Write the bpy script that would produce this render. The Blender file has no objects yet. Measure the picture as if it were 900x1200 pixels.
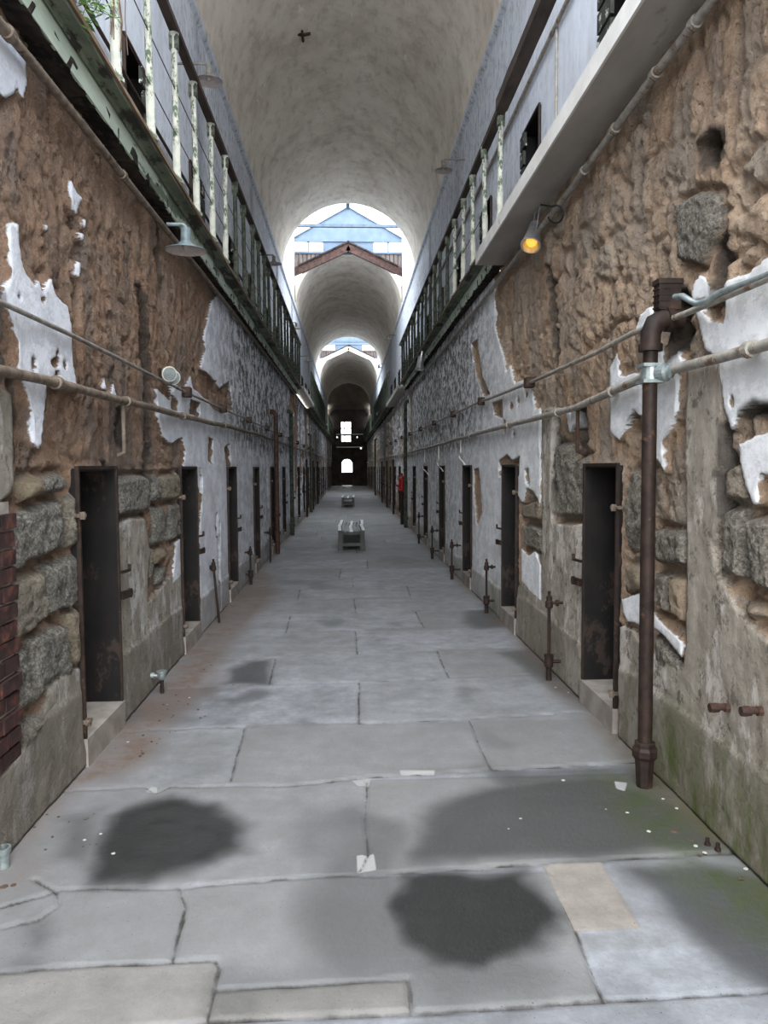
import bpy, math, random
import numpy as np
from mathutils import Vector, Matrix
random.seed(7)
C = bpy.context.scene
COL = C.collection
PI = math.pi
# ------------------------------------------------------------------ camera
W, H, F = 900, 1200, 900.0
EYE = 1.65
CAM = np.array([0.0, 0.0, EYE])
th = math.atan((600 - 547) / F); ps = math.atan((450 - 409) / F * math.cos(th)); ro = math.radians(-0.35)
Fw = np.array([math.sin(ps) * math.cos(th), math.cos(ps) * math.cos(th), -math.sin(th)])
R0 = np.array([math.cos(ps), -math.sin(ps), 0.0])
U0 = np.cross(R0, Fw)
Rt = R0 * math.cos(ro) + U0 * math.sin(ro)
Up = U0 * math.cos(ro) - R0 * math.sin(ro)
def ray(px, py):
    return Fw + Rt * ((px - 450) / F) + Up * ((600 - py) / F)
def onx(px, py, X):            # point of the wall plane x = X seen at a pixel
    d = ray(px, py); return CAM + d * (X / d[0])
def onz(px, py, Z=0.0):        # point of the level plane z = Z
    d = ray(px, py); return CAM + d * ((Z - EYE) / d[2])
def ony(px, py, Y):
    d = ray(px, py); return CAM + d * (Y / d[1])
cd = bpy.data.cameras.new('camera'); cam = bpy.data.objects.new('camera', cd); COL.objects.link(cam)
cd.sensor_fit = 'VERTICAL'; cd.sensor_height = 36; cd.lens = 27; cd.clip_start = 0.05; cd.clip_end = 400
m3 = Matrix((Rt, Up, -Fw)).transposed()
cam.matrix_world = Matrix.Translation(CAM) @ m3.to_4x4()
C.camera = cam
# ------------------------------------------------------------------ dimensions
XL, XR = -1.49, 1.64           # lower walls
UL, UR = -1.80, 1.90           # upper walls, set back
XC = (UL + UR) / 2; RV = (UR - UL) / 2
ZS = 7.15                      # springing of the vaults
ZF = 3.66                      # underside of the galleries (left)
YEND = 68.0
VAULTS = [(4.3, 21.95), (27.0, 44.0), (49.4, YEND)]
GAPS = [(-3.0, 4.3), (21.95, 27.0), (44.0, 49.4)]  # first gap stretched rearward, out of view, to let in more light
ZE, ZR = 9.48, 10.57           # eaves and ridge of the rooflights

# ------------------------------------------------------------------ objects
def tag(o, label=None, cat=None, group=None, kind=None):
    if label: o['label'] = label
    if cat: o['category'] = cat
    if group: o['group'] = group
    if kind: o['kind'] = kind
    return o
def empty(name, loc=(0, 0, 0), label=None, cat=None, group=None):
    o = bpy.data.objects.new(name, None); COL.objects.link(o); o.location = loc
    o.empty_display_size = 0.1
    return tag(o, label, cat, group)
def copy_tree(o, parent=None):
    c = o.copy(); COL.objects.link(c)
    if parent: c.parent = parent
    for ch in [x for x in bpy.data.objects if x.parent == o]:
        copy_tree(ch, c)
    return c
ORD = ['first', 'second', 'third', 'fourth', 'fifth', 'sixth', 'seventh', 'eighth', 'ninth', 'tenth', 'eleventh', 'twelfth', 'thirteenth', 'fourteenth', 'fifteenth', 'sixteenth', 'seventeenth', 'eighteenth', 'nineteenth', 'twentieth']

class MB:
    def __init__(s): s.v = []; s.f = []
    def add(s, vs, fs):
        n = len(s.v); s.v += [tuple(float(a) for a in p) for p in vs]; s.f += [tuple(i + n for i in q) for q in fs]; return s
    def box(s, lo, hi, jit=0):
        x0, y0, z0 = lo; x1, y1, z1 = hi
        vs = [(x, y, z) for x in (x0, x1) for y in (y0, y1) for z in (z0, z1)]
        if jit: vs = [tuple(a + random.uniform(-jit, jit) for a in p) for p in vs]
        return s.add(vs, [(0, 1, 3, 2), (4, 6, 7, 5), (0, 4, 5, 1), (2, 3, 7, 6), (0, 2, 6, 4), (1, 5, 7, 3)])
    def bar(s, a, b, w, h, up=(0, 0, 1)):      # rectangular bar from a to b
        a = Vector(a); b = Vector(b); d = (b - a).normalized(); u = Vector(up)
        x = d.cross(u)
        if x.length < 1e-4: x = d.cross(Vector((1, 0, 0)))
        x.normalize(); u = x.cross(d).normalized()
        vs = []
        for p in (a, b):
            for sx, sz in ((-1, -1), (1, -1), (1, 1), (-1, 1)):
                vs.append(p + x * (sx * w / 2) + u * (sz * h / 2))
        return s.add(vs, [(3, 2, 1, 0), (4, 5, 6, 7)] + [(i, (i + 1) % 4, (i + 1) % 4 + 4, i + 4) for i in range(4)])
    def tube(s, pts, r, n=10, cap=True):
        pts = [Vector(p) for p in pts]; m = len(pts)
        rs = r if isinstance(r, (list, tuple)) else [r] * m
        ref = None; vs = []; fs = []
        for i, p in enumerate(pts):
            d = ((pts[min(i + 1, m - 1)] - p).normalized() + (p - pts[max(i - 1, 0)]).normalized())
            if d.length < 1e-6: d = Vector((0, 0, 1))
            d.normalize()
            if ref is None:
                ref = d.cross(Vector((0, 0, 1)))
                if ref.length < 0.1: ref = d.cross(Vector((1, 0, 0)))
            x = (ref - d * ref.dot(d)).normalized(); ref = x; y = d.cross(x)
            for k in range(n):
                a = 2 * PI * k / n; vs.append(p + (x * math.cos(a) + y * math.sin(a)) * rs[i])
        for i in range(m - 1):
            for k in range(n):
                a = i * n + k; b = i * n + (k + 1) % n
                fs.append((a, b, b + n, a + n))
        if cap: fs += [tuple(range(n - 1, -1, -1)), tuple(range((m - 1) * n, m * n))]
        return s.add(vs, fs)
    def lathe(s, prof, c=(0, 0, 0), axis=(0, 0, 1), n=24, caps=(1, 1)):   # profile of (radius, height)
        q = Vector((0, 0, 1)).rotation_difference(Vector(axis)); c = Vector(c)
        vs = []; fs = []; m = len(prof)
        for r, h in prof:
            for k in range(n):
                a = 2 * PI * k / n
                vs.append(c + q @ Vector((r * math.cos(a), r * math.sin(a), h)))
        for i in range(m - 1):
            for k in range(n):
                a = i * n + k; b = i * n + (k + 1) % n
                fs.append((a, b, b + n, a + n))
        if caps[0] and prof[0][0] > 1e-5: fs.append(tuple(range(n - 1, -1, -1)))
        if caps[1] and prof[-1][0] > 1e-5: fs.append(tuple(range((m - 1) * n, m * n)))
        return s.add(vs, fs)
    def prism(s, prof, y0, y1, seg=1, jit=0):                # closed (x,z) outline run along y
        n = len(prof); vs = []; fs = []
        for i in range(seg + 1):
            y = y0 + (y1 - y0) * i / seg
            for x, z in prof:
                vs.append((x + random.uniform(-jit, jit), y, z + random.uniform(-jit, jit)))
        for i in range(seg):
            for k in range(n):
                a = i * n + k; b = i * n + (k + 1) % n
                fs.append((a, b, b + n, a + n))
        fs += [tuple(range(n - 1, -1, -1)), tuple(range(seg * n, seg * n + n))]
        return s.add(vs, fs)
    def build(s, name, m, parent=None, smooth=False, bevel=0):
        me = bpy.data.meshes.new(name); me.from_pydata(s.v, [], s.f); me.materials.append(m)
        import bmesh
        b = bmesh.new(); b.from_mesh(me); bmesh.ops.recalc_face_normals(b, faces=b.faces)
        if bevel: bmesh.ops.bevel(b, geom=list(b.edges), offset=bevel, segments=1, affect='EDGES')
        b.to_mesh(me); b.free()
        if smooth:
            me.shade_smooth()
            try: me.set_sharp_from_angle(angle=math.radians(40))
            except Exception: pass
        o = bpy.data.objects.new(name, me); COL.objects.link(o)
        if parent: o.parent = parent
        return o

# ------------------------------------------------------------------ node helper
def lin(c):
    return tuple(((x / 255) / 12.92 if x <= 10 else (((x / 255) + 0.055) / 1.055) ** 2.4) for x in c) + (1,)
class NM:
    def __init__(s, name):
        s.m = bpy.data.materials.new(name); s.m.use_nodes = True; s.t = s.m.node_tree; s.n = s.t.nodes; s.l = s.t.links
        s.b = s.n['Principled BSDF']; s.b.inputs['Specular IOR Level'].default_value = 0.3
        s.tc = s.n.new('ShaderNodeTexCoord').outputs['Object']
    def put(s, v, sock):
        if isinstance(v, bpy.types.NodeSocket): s.l.new(v, sock)
        elif v is not None:
            sock.default_value = v
    def vec(s, sc):
        n = s.n.new('ShaderNodeMapping'); s.l.new(s.tc, n.inputs[0]); n.inputs['Scale'].default_value = sc; return n.outputs[0]
    def noise(s, scale, detail=4, rough=0.55, sc=None, dist=0):
        n = s.n.new('ShaderNodeTexNoise'); s.l.new(s.vec(sc) if sc else s.tc, n.inputs['Vector'])
        n.inputs['Scale'].default_value = scale; n.inputs['Detail'].default_value = detail; n.inputs['Roughness'].default_value = rough
        n.inputs['Distortion'].default_value = dist
        return n.outputs[0]
    def voro(s, scale, feat='F1', sc=None, out=0):
        n = s.n.new('ShaderNodeTexVoronoi'); n.feature = feat; s.l.new(s.vec(sc) if sc else s.tc, n.inputs['Vector'])
        n.inputs['Scale'].default_value = scale; return n.outputs[out]
    def math(s, op, a, b=0.0, c=None, clamp=False):
        n = s.n.new('ShaderNodeMath'); n.operation = op; n.use_clamp = clamp
        s.put(a, n.inputs[0]); s.put(b, n.inputs[1])
        if c is not None: s.put(c, n.inputs[2])
        return n.outputs[0]
    def rng(s, v, a, b, c=0.0, d=1.0):
        n = s.n.new('ShaderNodeMapRange'); s.put(v, n.inputs[0])
        for i, x in enumerate((a, b, c, d)): n.inputs[i + 1].default_value = x
        return n.outputs[0]
    def mix(s, f, a, b, mode='MIX'):
        n = s.n.new('ShaderNodeMix'); n.data_type = 'RGBA'; n.blend_type = mode
        s.put(f, n.inputs[0]); s.put(a, n.inputs[6]); s.put(b, n.inputs[7]); return n.outputs[2]
    def ramp(s, v, stops):
        n = s.n.new('ShaderNodeValToRGB'); s.put(v, n.inputs[0]); e = n.color_ramp.elements
        while len(e) < len(stops): e.new(0.5)
        for i, (p, c) in enumerate(stops): e[i].position = p; e[i].color = lin(c)
        return n.outputs[0]
    def attr(s, name):
        n = s.n.new('ShaderNodeAttribute'); n.attribute_name = name; return n.outputs['Fac']
    def bump(s, h, dist=0.01, strength=1.0, prev=None):
        n = s.n.new('ShaderNodeBump'); s.put(h, n.inputs['Height']); n.inputs['Distance'].default_value = dist
        n.inputs['Strength'].default_value = strength
        if prev is not None: s.l.new(prev, n.inputs['Normal'])
        s.l.new(n.outputs[0], s.b.inputs['Normal']); return n.outputs[0]
    def done(s, col, rough=0.85, metal=0.0):
        s.put(col, s.b.inputs['Base Color']); s.put(rough, s.b.inputs['Roughness']); s.put(metal, s.b.inputs['Metallic']); return s.m
def mottled(name, c1, c2, scale=12, rough=0.7, metal=0.0, c3=None, bump=0.003, sc=None, lo=0.38, hi=0.62, thr=0.62):
    k = NM(name); n = k.noise(scale, 5, 0.6, sc)
    col = k.mix(k.rng(n, lo, hi), lin(c1), lin(c2))
    if c3:
        n2 = k.noise(scale * 0.63, 6, 0.7, sc)
        col = k.mix(k.rng(n2, thr - 0.02, thr + 0.02), col, lin(c3))
    k.bump(n, bump, 0.8)
    return k.done(col, rough, metal)

M = {}
M['iron'] = mottled('rusty_iron', (34, 27, 24), (56, 42, 35), 14, 0.6, 0.3, (84, 60, 46), thr=0.62)
M['jamb'] = mottled('rusted_jamb', (12, 10, 9), (26, 21, 18), 6, 0.75, 0.0, (52, 42, 36), thr=0.60, sc=(1, 1, 0.6))
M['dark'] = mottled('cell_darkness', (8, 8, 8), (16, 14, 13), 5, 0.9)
M['rust'] = mottled('rust_brown', (48, 35, 30), (80, 56, 44), 18, 0.75, 0.15)
M['pipe'] = mottled('painted_conduit', (128, 122, 113), (156, 150, 140), 16, 0.6, 0.0, (112, 86, 66), thr=0.6)
M['pipe_left'] = mottled('dusty_conduit', (90, 79, 68), (124, 111, 97), 16, 0.75, 0.0, (62, 50, 42), thr=0.62)
M['cable'] = mottled('grey_cable', (104, 100, 94), (138, 132, 124), 12, 0.6, 0.0, (70, 54, 44), thr=0.6)
M['galv'] = mottled('galvanised_steel', (128, 138, 138), (160, 168, 166), 25, 0.45, 0.6)
M['boxm'] = mottled('rusted_box', (46, 34, 29), (72, 52, 42), 22, 0.8, 0.1, (130, 116, 100), thr=0.66)
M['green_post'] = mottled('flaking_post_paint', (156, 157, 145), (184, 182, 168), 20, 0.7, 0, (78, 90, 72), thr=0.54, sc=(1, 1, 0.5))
M['post_dark'] = mottled('mossy_post_paint', (44, 50, 42), (74, 80, 66), 16, 0.8, 0, (30, 32, 28), thr=0.56)  # standpipes' own green; on railing posts it stands in for shade
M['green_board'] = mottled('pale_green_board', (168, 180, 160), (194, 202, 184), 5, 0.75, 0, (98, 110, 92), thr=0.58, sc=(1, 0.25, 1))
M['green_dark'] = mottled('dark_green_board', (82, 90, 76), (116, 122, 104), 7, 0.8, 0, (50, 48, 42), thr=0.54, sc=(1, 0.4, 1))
M['rot'] = mottled('rotted_timber', (34, 30, 27), (62, 54, 47), 10, 0.95, 0, (20, 18, 16), bump=0.02, sc=(1, 0.35, 1), thr=0.54)
M['lip'] = mottled('bare_wood_lip', (104, 84, 66), (136, 114, 92), 9, 0.8, sc=(1, 0.2, 1))
M['rail'] = mottled('dark_handrail', (44, 36, 31), (74, 62, 54), 6, 0.7, sc=(1, 0.3, 1))
M['greyslab'] = mottled('grey_painted_steel', (156, 150, 142), (172, 166, 158), 3, 0.6, 0, (140, 132, 122), thr=0.6, sc=(1, 0.4, 1))
M['whiteedge'] = mottled('white_painted_edge', (206, 202, 194), (222, 218, 210), 4, 0.6, 0, (170, 162, 150), thr=0.66)
M['shade'] = mottled('enamel_shade', (86, 98, 100), (112, 124, 126), 20, 0.4, 0.1)
M['shade_in'] = mottled('enamel_shade_inside', (176, 164, 160), (196, 186, 180), 20, 0.5)
M['shade_dk'] = mottled('weathered_shade', (92, 88, 82), (120, 114, 106), 20, 0.5)
M['alu'] = mottled('brushed_aluminium', (190, 190, 192), (214, 214, 216), 30, 0.28, 0.85)
M['black'] = mottled('black_rubber', (18, 18, 18), (30, 30, 30), 20, 0.6)
M['whitep'] = mottled('white_plastic', (214, 208, 196), (226, 222, 212), 10, 0.5)
M['red'] = mottled('red_enamel', (132, 22, 24), (160, 32, 30), 10, 0.45)
M['benchframe'] = mottled('bench_grey', (60, 60, 57), (76, 75, 71), 10, 0.6)
M['slat_a'] = mottled('slat_light', (214, 216, 218), (226, 228, 230), 10, 0.45)
M['slat_b'] = mottled('slat_grey', (104, 106, 106), (120, 122, 122), 10, 0.5)
M['blue'] = mottled('blue_sheet_cladding', (80, 95, 113), (90, 105, 123), 3, 0.6)
M['bluebar'] = mottled('blue_grey_frame', (62, 76, 92), (80, 94, 108), 6, 0.6)
M['brick'] = None
def brickm():
    k = NM('dark_brick'); n = k.n.new('ShaderNodeTexNoise'); k.l.new(k.tc, n.inputs[0]); n.inputs['Scale'].default_value = 14
    k.bump(n.outputs[0], 0.008)
    return k.done(k.ramp(n.outputs[0], [(0.3, (36, 25, 24)), (0.55, (58, 36, 33)), (0.75, (98, 58, 44))]), 0.85)
M['brick'] = brickm()
def boards(name, c1, c2, c3):
    k = NM(name)
    w = k.n.new('ShaderNodeTexWave'); w.bands_direction = 'X'; k.l.new(k.tc, w.inputs[0]); w.inputs['Scale'].default_value = 2.2; w.inputs['Distortion'].default_value = 0.6
    n = k.noise(3, 6, 0.7, (6, 1, 0.5))
    c = k.ramp(n, [(0.3, c1), (0.5, c2), (0.68, c3)])
    c = k.mix(k.rng(w.outputs['Fac'], 0.0, 0.12), lin((34, 26, 24)), c)
    k.bump(w.outputs['Fac'], 0.01)
    return k.done(c, 0.85)
M['boards'] = boards('weathered_boards', (66, 54, 50), (98, 88, 84), (126, 116, 112))
M['gablewood'] = mottled('red_brown_timber', (48, 34, 31), (76, 54, 47), 5, 0.8, 0, (38, 31, 29), sc=(2, 1, 2))
def glassm():
    m = bpy.data.materials.new('skylight_glass'); m.use_nodes = True; t = m.node_tree; t.nodes.clear()
    o = t.nodes.new('ShaderNodeOutputMaterial'); a = t.nodes.new('ShaderNodeBsdfTransparent'); a.inputs[0].default_value = (0.93, 0.94, 0.95, 1)
    g = t.nodes.new('ShaderNodeBsdfGlossy'); g.inputs['Roughness'].default_value = 0.05
    x = t.nodes.new('ShaderNodeMixShader'); x.inputs[0].default_value = 0.06
    t.links.new(a.outputs[0], x.inputs[1]); t.links.new(g.outputs[0], x.inputs[2]); t.links.new(x.outputs[0], o.inputs[0]); return m
M['glass'] = glassm()
def emis(name, col, s):
    m = bpy.data.materials.new(name); m.use_nodes = True; b = m.node_tree.nodes['Principled BSDF']
    b.inputs['Base Color'].default_value = lin(col); b.inputs['Emission Color'].default_value = lin(col); b.inputs['Emission Strength'].default_value = s; return m
M['bulb'] = emis('glowing_bulb', (255, 196, 80), 0.07)
M['bulb_w'] = emis('glowing_white_bulb', (255, 244, 226), 0.25)

# ------------------------------------------------------------------ numpy fields
rngs = np.random.RandomState(11)
def vnoise(x, y, seed):
    r = np.random.RandomState(seed); T = r.rand(256, 256)
    xi = np.floor(x).astype(int); yi = np.floor(y).astype(int); fx = x - xi; fy = y - yi
    fx = fx * fx * (3 - 2 * fx); fy = fy * fy * (3 - 2 * fy)
    a = T[xi % 256, yi % 256]; b = T[(xi + 1) % 256, yi % 256]; c = T[xi % 256, (yi + 1) % 256]; d = T[(xi + 1) % 256, (yi + 1) % 256]
    return (a * (1 - fx) + b * fx) * (1 - fy) + (c * (1 - fx) + d * fx) * fy
def fbm(x, y, seed, oct=4, g=0.5):
    s = 0; a = 1; t = 0
    for i in range(oct):
        s = s + a * vnoise(x * 2 ** i, y * 2 ** i, seed + i); t += a; a *= g
    return s / t - 0.5
def cells(x, y, seed):         # distance to cell border, and a tone per cell
    r = np.random.RandomState(seed); A = r.rand(64, 64, 3)
    xi = np.floor(x).astype(int); yi = np.floor(y).astype(int)
    f1 = np.full(x.shape, 9.0); f2 = np.full(x.shape, 9.0); t = np.zeros(x.shape)
    for i in (-1, 0, 1):
        for j in (-1, 0, 1):
            q = A[(xi + i) % 64, (yi + j) % 64]
            d = np.maximum(abs(xi + i + 0.15 + 0.7 * q[:, 0] - x), abs(yi + j + 0.15 + 0.7 * q[:, 1] - y)) * 0.6 + 0.4 * np.hypot(xi + i + 0.15 + 0.7 * q[:, 0] - x, yi + j + 0.15 + 0.7 * q[:, 1] - y)
            n = d < f1; f2 = np.where(n, f1, np.minimum(f2, d)); t = np.where(n, q[:, 2], t); f1 = np.where(n, d, f1)
    return f2 - f1, t
def sdf(a, b, poly, reach=0.2):  # signed distance in metres, positive inside
    out = np.full(a.shape, -reach)
    P = np.array(poly, float)
    m = (a > P[:, 0].min() - reach) & (a < P[:, 0].max() + reach) & (b > P[:, 1].min() - reach) & (b < P[:, 1].max() + reach)
    if not m.any(): return out
    x = a[m]; y = b[m]; d = np.full(x.shape, 1e9); ins = np.zeros(x.shape, bool)
    for i in range(len(P)):
        p = P[i]; q = P[(i + 1) % len(P)]; e = q - p; L = e @ e + 1e-12
        t = np.clip(((x - p[0]) * e[0] + (y - p[1]) * e[1]) / L, 0, 1)
        d = np.minimum(d, np.hypot(x - p[0] - t * e[0], y - p[1] - t * e[1]))
        c = (p[1] > y) != (q[1] > y)
        ins ^= c & (x < (q[0] - p[0]) * (y - p[1]) / (q[1] - p[1] + 1e-12) + p[0])
    out[m] = np.clip(np.where(ins, d, -d), -reach, reach); return out
def pdist(a, b, line):
    P = np.array(line, float); d = np.full(a.shape, 1e9)
    for i in range(len(P) - 1):
        p = P[i]; q = P[i + 1]; e = q - p; L = e @ e + 1e-12
        t = np.clip(((a - p[0]) * e[0] + (b - p[1]) * e[1]) / L, 0, 1)
        d = np.minimum(d, np.hypot(a - p[0] - t * e[0], b - p[1] - t * e[1]))
    return d
def sst(v, a, b):
    t = np.clip((v - a) / (b - a), 0, 1); return t * t * (3 - 2 * t)
def grid_mesh(name, A, B, co, mat, attrs, keep=None, flip=False):
    na, nb = len(A), len(B)
    idx = np.arange(na * nb).reshape(na, nb)
    q = np.stack([idx[:-1, :-1], idx[1:, :-1], idx[1:, 1:], idx[:-1, 1:]], -1)
    if keep is not None: q = q[keep]
    q = q.reshape(-1, 4)
    if flip: q = q[:, ::-1]
    me = bpy.data.meshes.new(name); me.vertices.add(na * nb); me.vertices.foreach_set('co', co.astype(np.float32).ravel())
    me.loops.add(q.size); me.loops.foreach_set('vertex_index', q.astype(np.int32).ravel())
    me.polygons.add(len(q)); me.polygons.foreach_set('loop_start', np.arange(0, q.size, 4, dtype=np.int32))
    try: me.polygons.foreach_set('loop_total', np.full(len(q), 4, dtype=np.int32))
    except Exception: pass
    me.update(calc_edges=True)
    for k, v in attrs.items():
        at = me.attributes.new(k, 'FLOAT', 'POINT'); at.data.foreach_set('value', v.astype(np.float32))
    me.shade_smooth(); me.materials.append(mat)
    o = bpy.data.objects.new(name, me); COL.objects.link(o); return o

# ------------------------------------------------------------------ lower walls: what the photo shows, laid out on each wall in metres
exec_data = {}
def W_(X, pts): return [tuple(onx(p[0], p[1], X)[1:3]) for p in pts]
def ell(cx, cy, rx, ry, n=10): return [(cx + rx * math.cos(2 * PI * i / n), cy + ry * math.sin(2 * PI * i / n)) for i in range(n)]
LEFT = dict(
 plaster=[[(-60, 0), (0, 25), (27, 60), (29, 95), (25, 118), (17, 105), (12, 112), (5, 115), (0, 112), (-60, 110)],
  [(8, 262), (18, 262), (22, 300), (27, 320), (38, 335), (43, 328), (48, 345), (58, 325), (62, 345), (78, 360), (82, 385), (84, 430), (90, 460), (22, 442), (19, 400), (2, 350), (5, 335), (12, 325), (8, 290)],
  [(22, 440), (52, 452), (52, 470), (50, 490), (47, 522), (44, 527), (37, 520), (36, 485), (30, 460)],
  [(80, 208), (88, 225), (95, 233), (92, 240), (88, 252), (82, 240)], ell(52, 268, 2.5, 4), ell(90, 316, 2.5, 10), ell(97, 262, 2, 6), ell(94, 278, 2, 6),
  [(205, 635), (211, 631), (212, 672), (200, 684)],
  [(248, 352), (243, 375), (238, 395), (240, 410), (234, 432), (246, 440), (256, 455), (268, 447), (272, 480), (262, 485), (250, 480), (243, 470), (225, 455), (222, 440), (216, 452), (210, 455), (203, 450), (200, 462), (198, 470), (182, 455), (185, 490), (190, 512), (200, 520), (212, 512), (216, 530), (213, 553), (231, 556), (234, 600), (233, 760), (300, 690), (408, 552), (408, 540), (330, 400), (255, 345)],
  [(118, 455), (120, 440), (123, 458)], [(128, 462), (131, 448), (135, 464)]],
 holes=[ell(38, 426, 3, 9), ell(62, 424, 5, 7), ell(65, 415, 3, 6), ell(74, 427, 2, 6), ell(65, 440, 3, 6), ell(21, 347, 2, 3), ell(49, 352, 3, 3),
  [(242, 448), (253, 446), (256, 470), (248, 478), (243, 470)], [(261, 450), (268, 452), (270, 478), (263, 478)], [(200, 462), (207, 470), (207, 482), (199, 480)], [(222, 468), (233, 472), (232, 490), (220, 485)],
  [(262, 525), (268, 520), (271, 560), (265, 552)], [(244, 512), (249, 515), (248, 545), (243, 540)], [(233, 545), (236, 560), (236, 600), (233, 610)]],
 cement=[[(-80, 960), (0, 903), (30, 868), (48, 835), (58, 803), (70, 792), (97, 778), (104, 780), (104, 960), (0, 1080), (-80, 1180)],
  [(136, 614), (150, 608), (168, 606), (173, 640), (172, 705), (182, 695), (195, 678), (205, 672), (213, 662), (216, 800), (140, 900)],
  [(-60, 430), (0, 455), (14, 462), (17, 520), (18, 560), (12, 580), (0, 590), (-60, 600)]],
 stone=[[(28, 598), (74, 582), (77, 645), (30, 662)], [(13, 598), (26, 600), (28, 668), (13, 676)], [(12, 682), (52, 667), (55, 725), (20, 757), (12, 752)], [(54, 662), (91, 648), (93, 710), (58, 725)],
  [(34, 747), (75, 730), (84, 790), (60, 800), (40, 828)], [(77, 716), (94, 712), (96, 778), (85, 782)], [(13, 760), (32, 755), (37, 825), (15, 848)], [(15, 852), (52, 830), (38, 868), (20, 888)],
  [(28, 562), (50, 555), (52, 580), (30, 590)], [(52, 557), (75, 553), (76, 577), (55, 581)], [(78, 582), (92, 575), (93, 640), (79, 645)],
  [(137, 560), (160, 555), (175, 558), (176, 598), (160, 602), (138, 606)], [(178, 557), (186, 556), (187, 588), (179, 590)], [(189, 557), (211, 554), (211, 585), (190, 588)], [(180, 592), (192, 592), (193, 636), (180, 641)],
  [(196, 591), (211, 588), (211, 630), (198, 636)], [(180, 645), (192, 640), (192, 656), (180, 666)], [(183, 668), (194, 661), (195, 676), (184, 690)], [(172, 640), (178, 640), (178, 672), (173, 690)]],
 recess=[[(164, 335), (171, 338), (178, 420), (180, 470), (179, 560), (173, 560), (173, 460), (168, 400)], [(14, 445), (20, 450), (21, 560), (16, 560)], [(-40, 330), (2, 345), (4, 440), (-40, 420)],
  [(141, 480), (148, 480), (150, 520), (142, 520)], [(186, 250), (189, 255), (192, 330), (188, 335)], [(124, 540), (128, 545), (127, 556), (122, 556)]],
)
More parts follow.
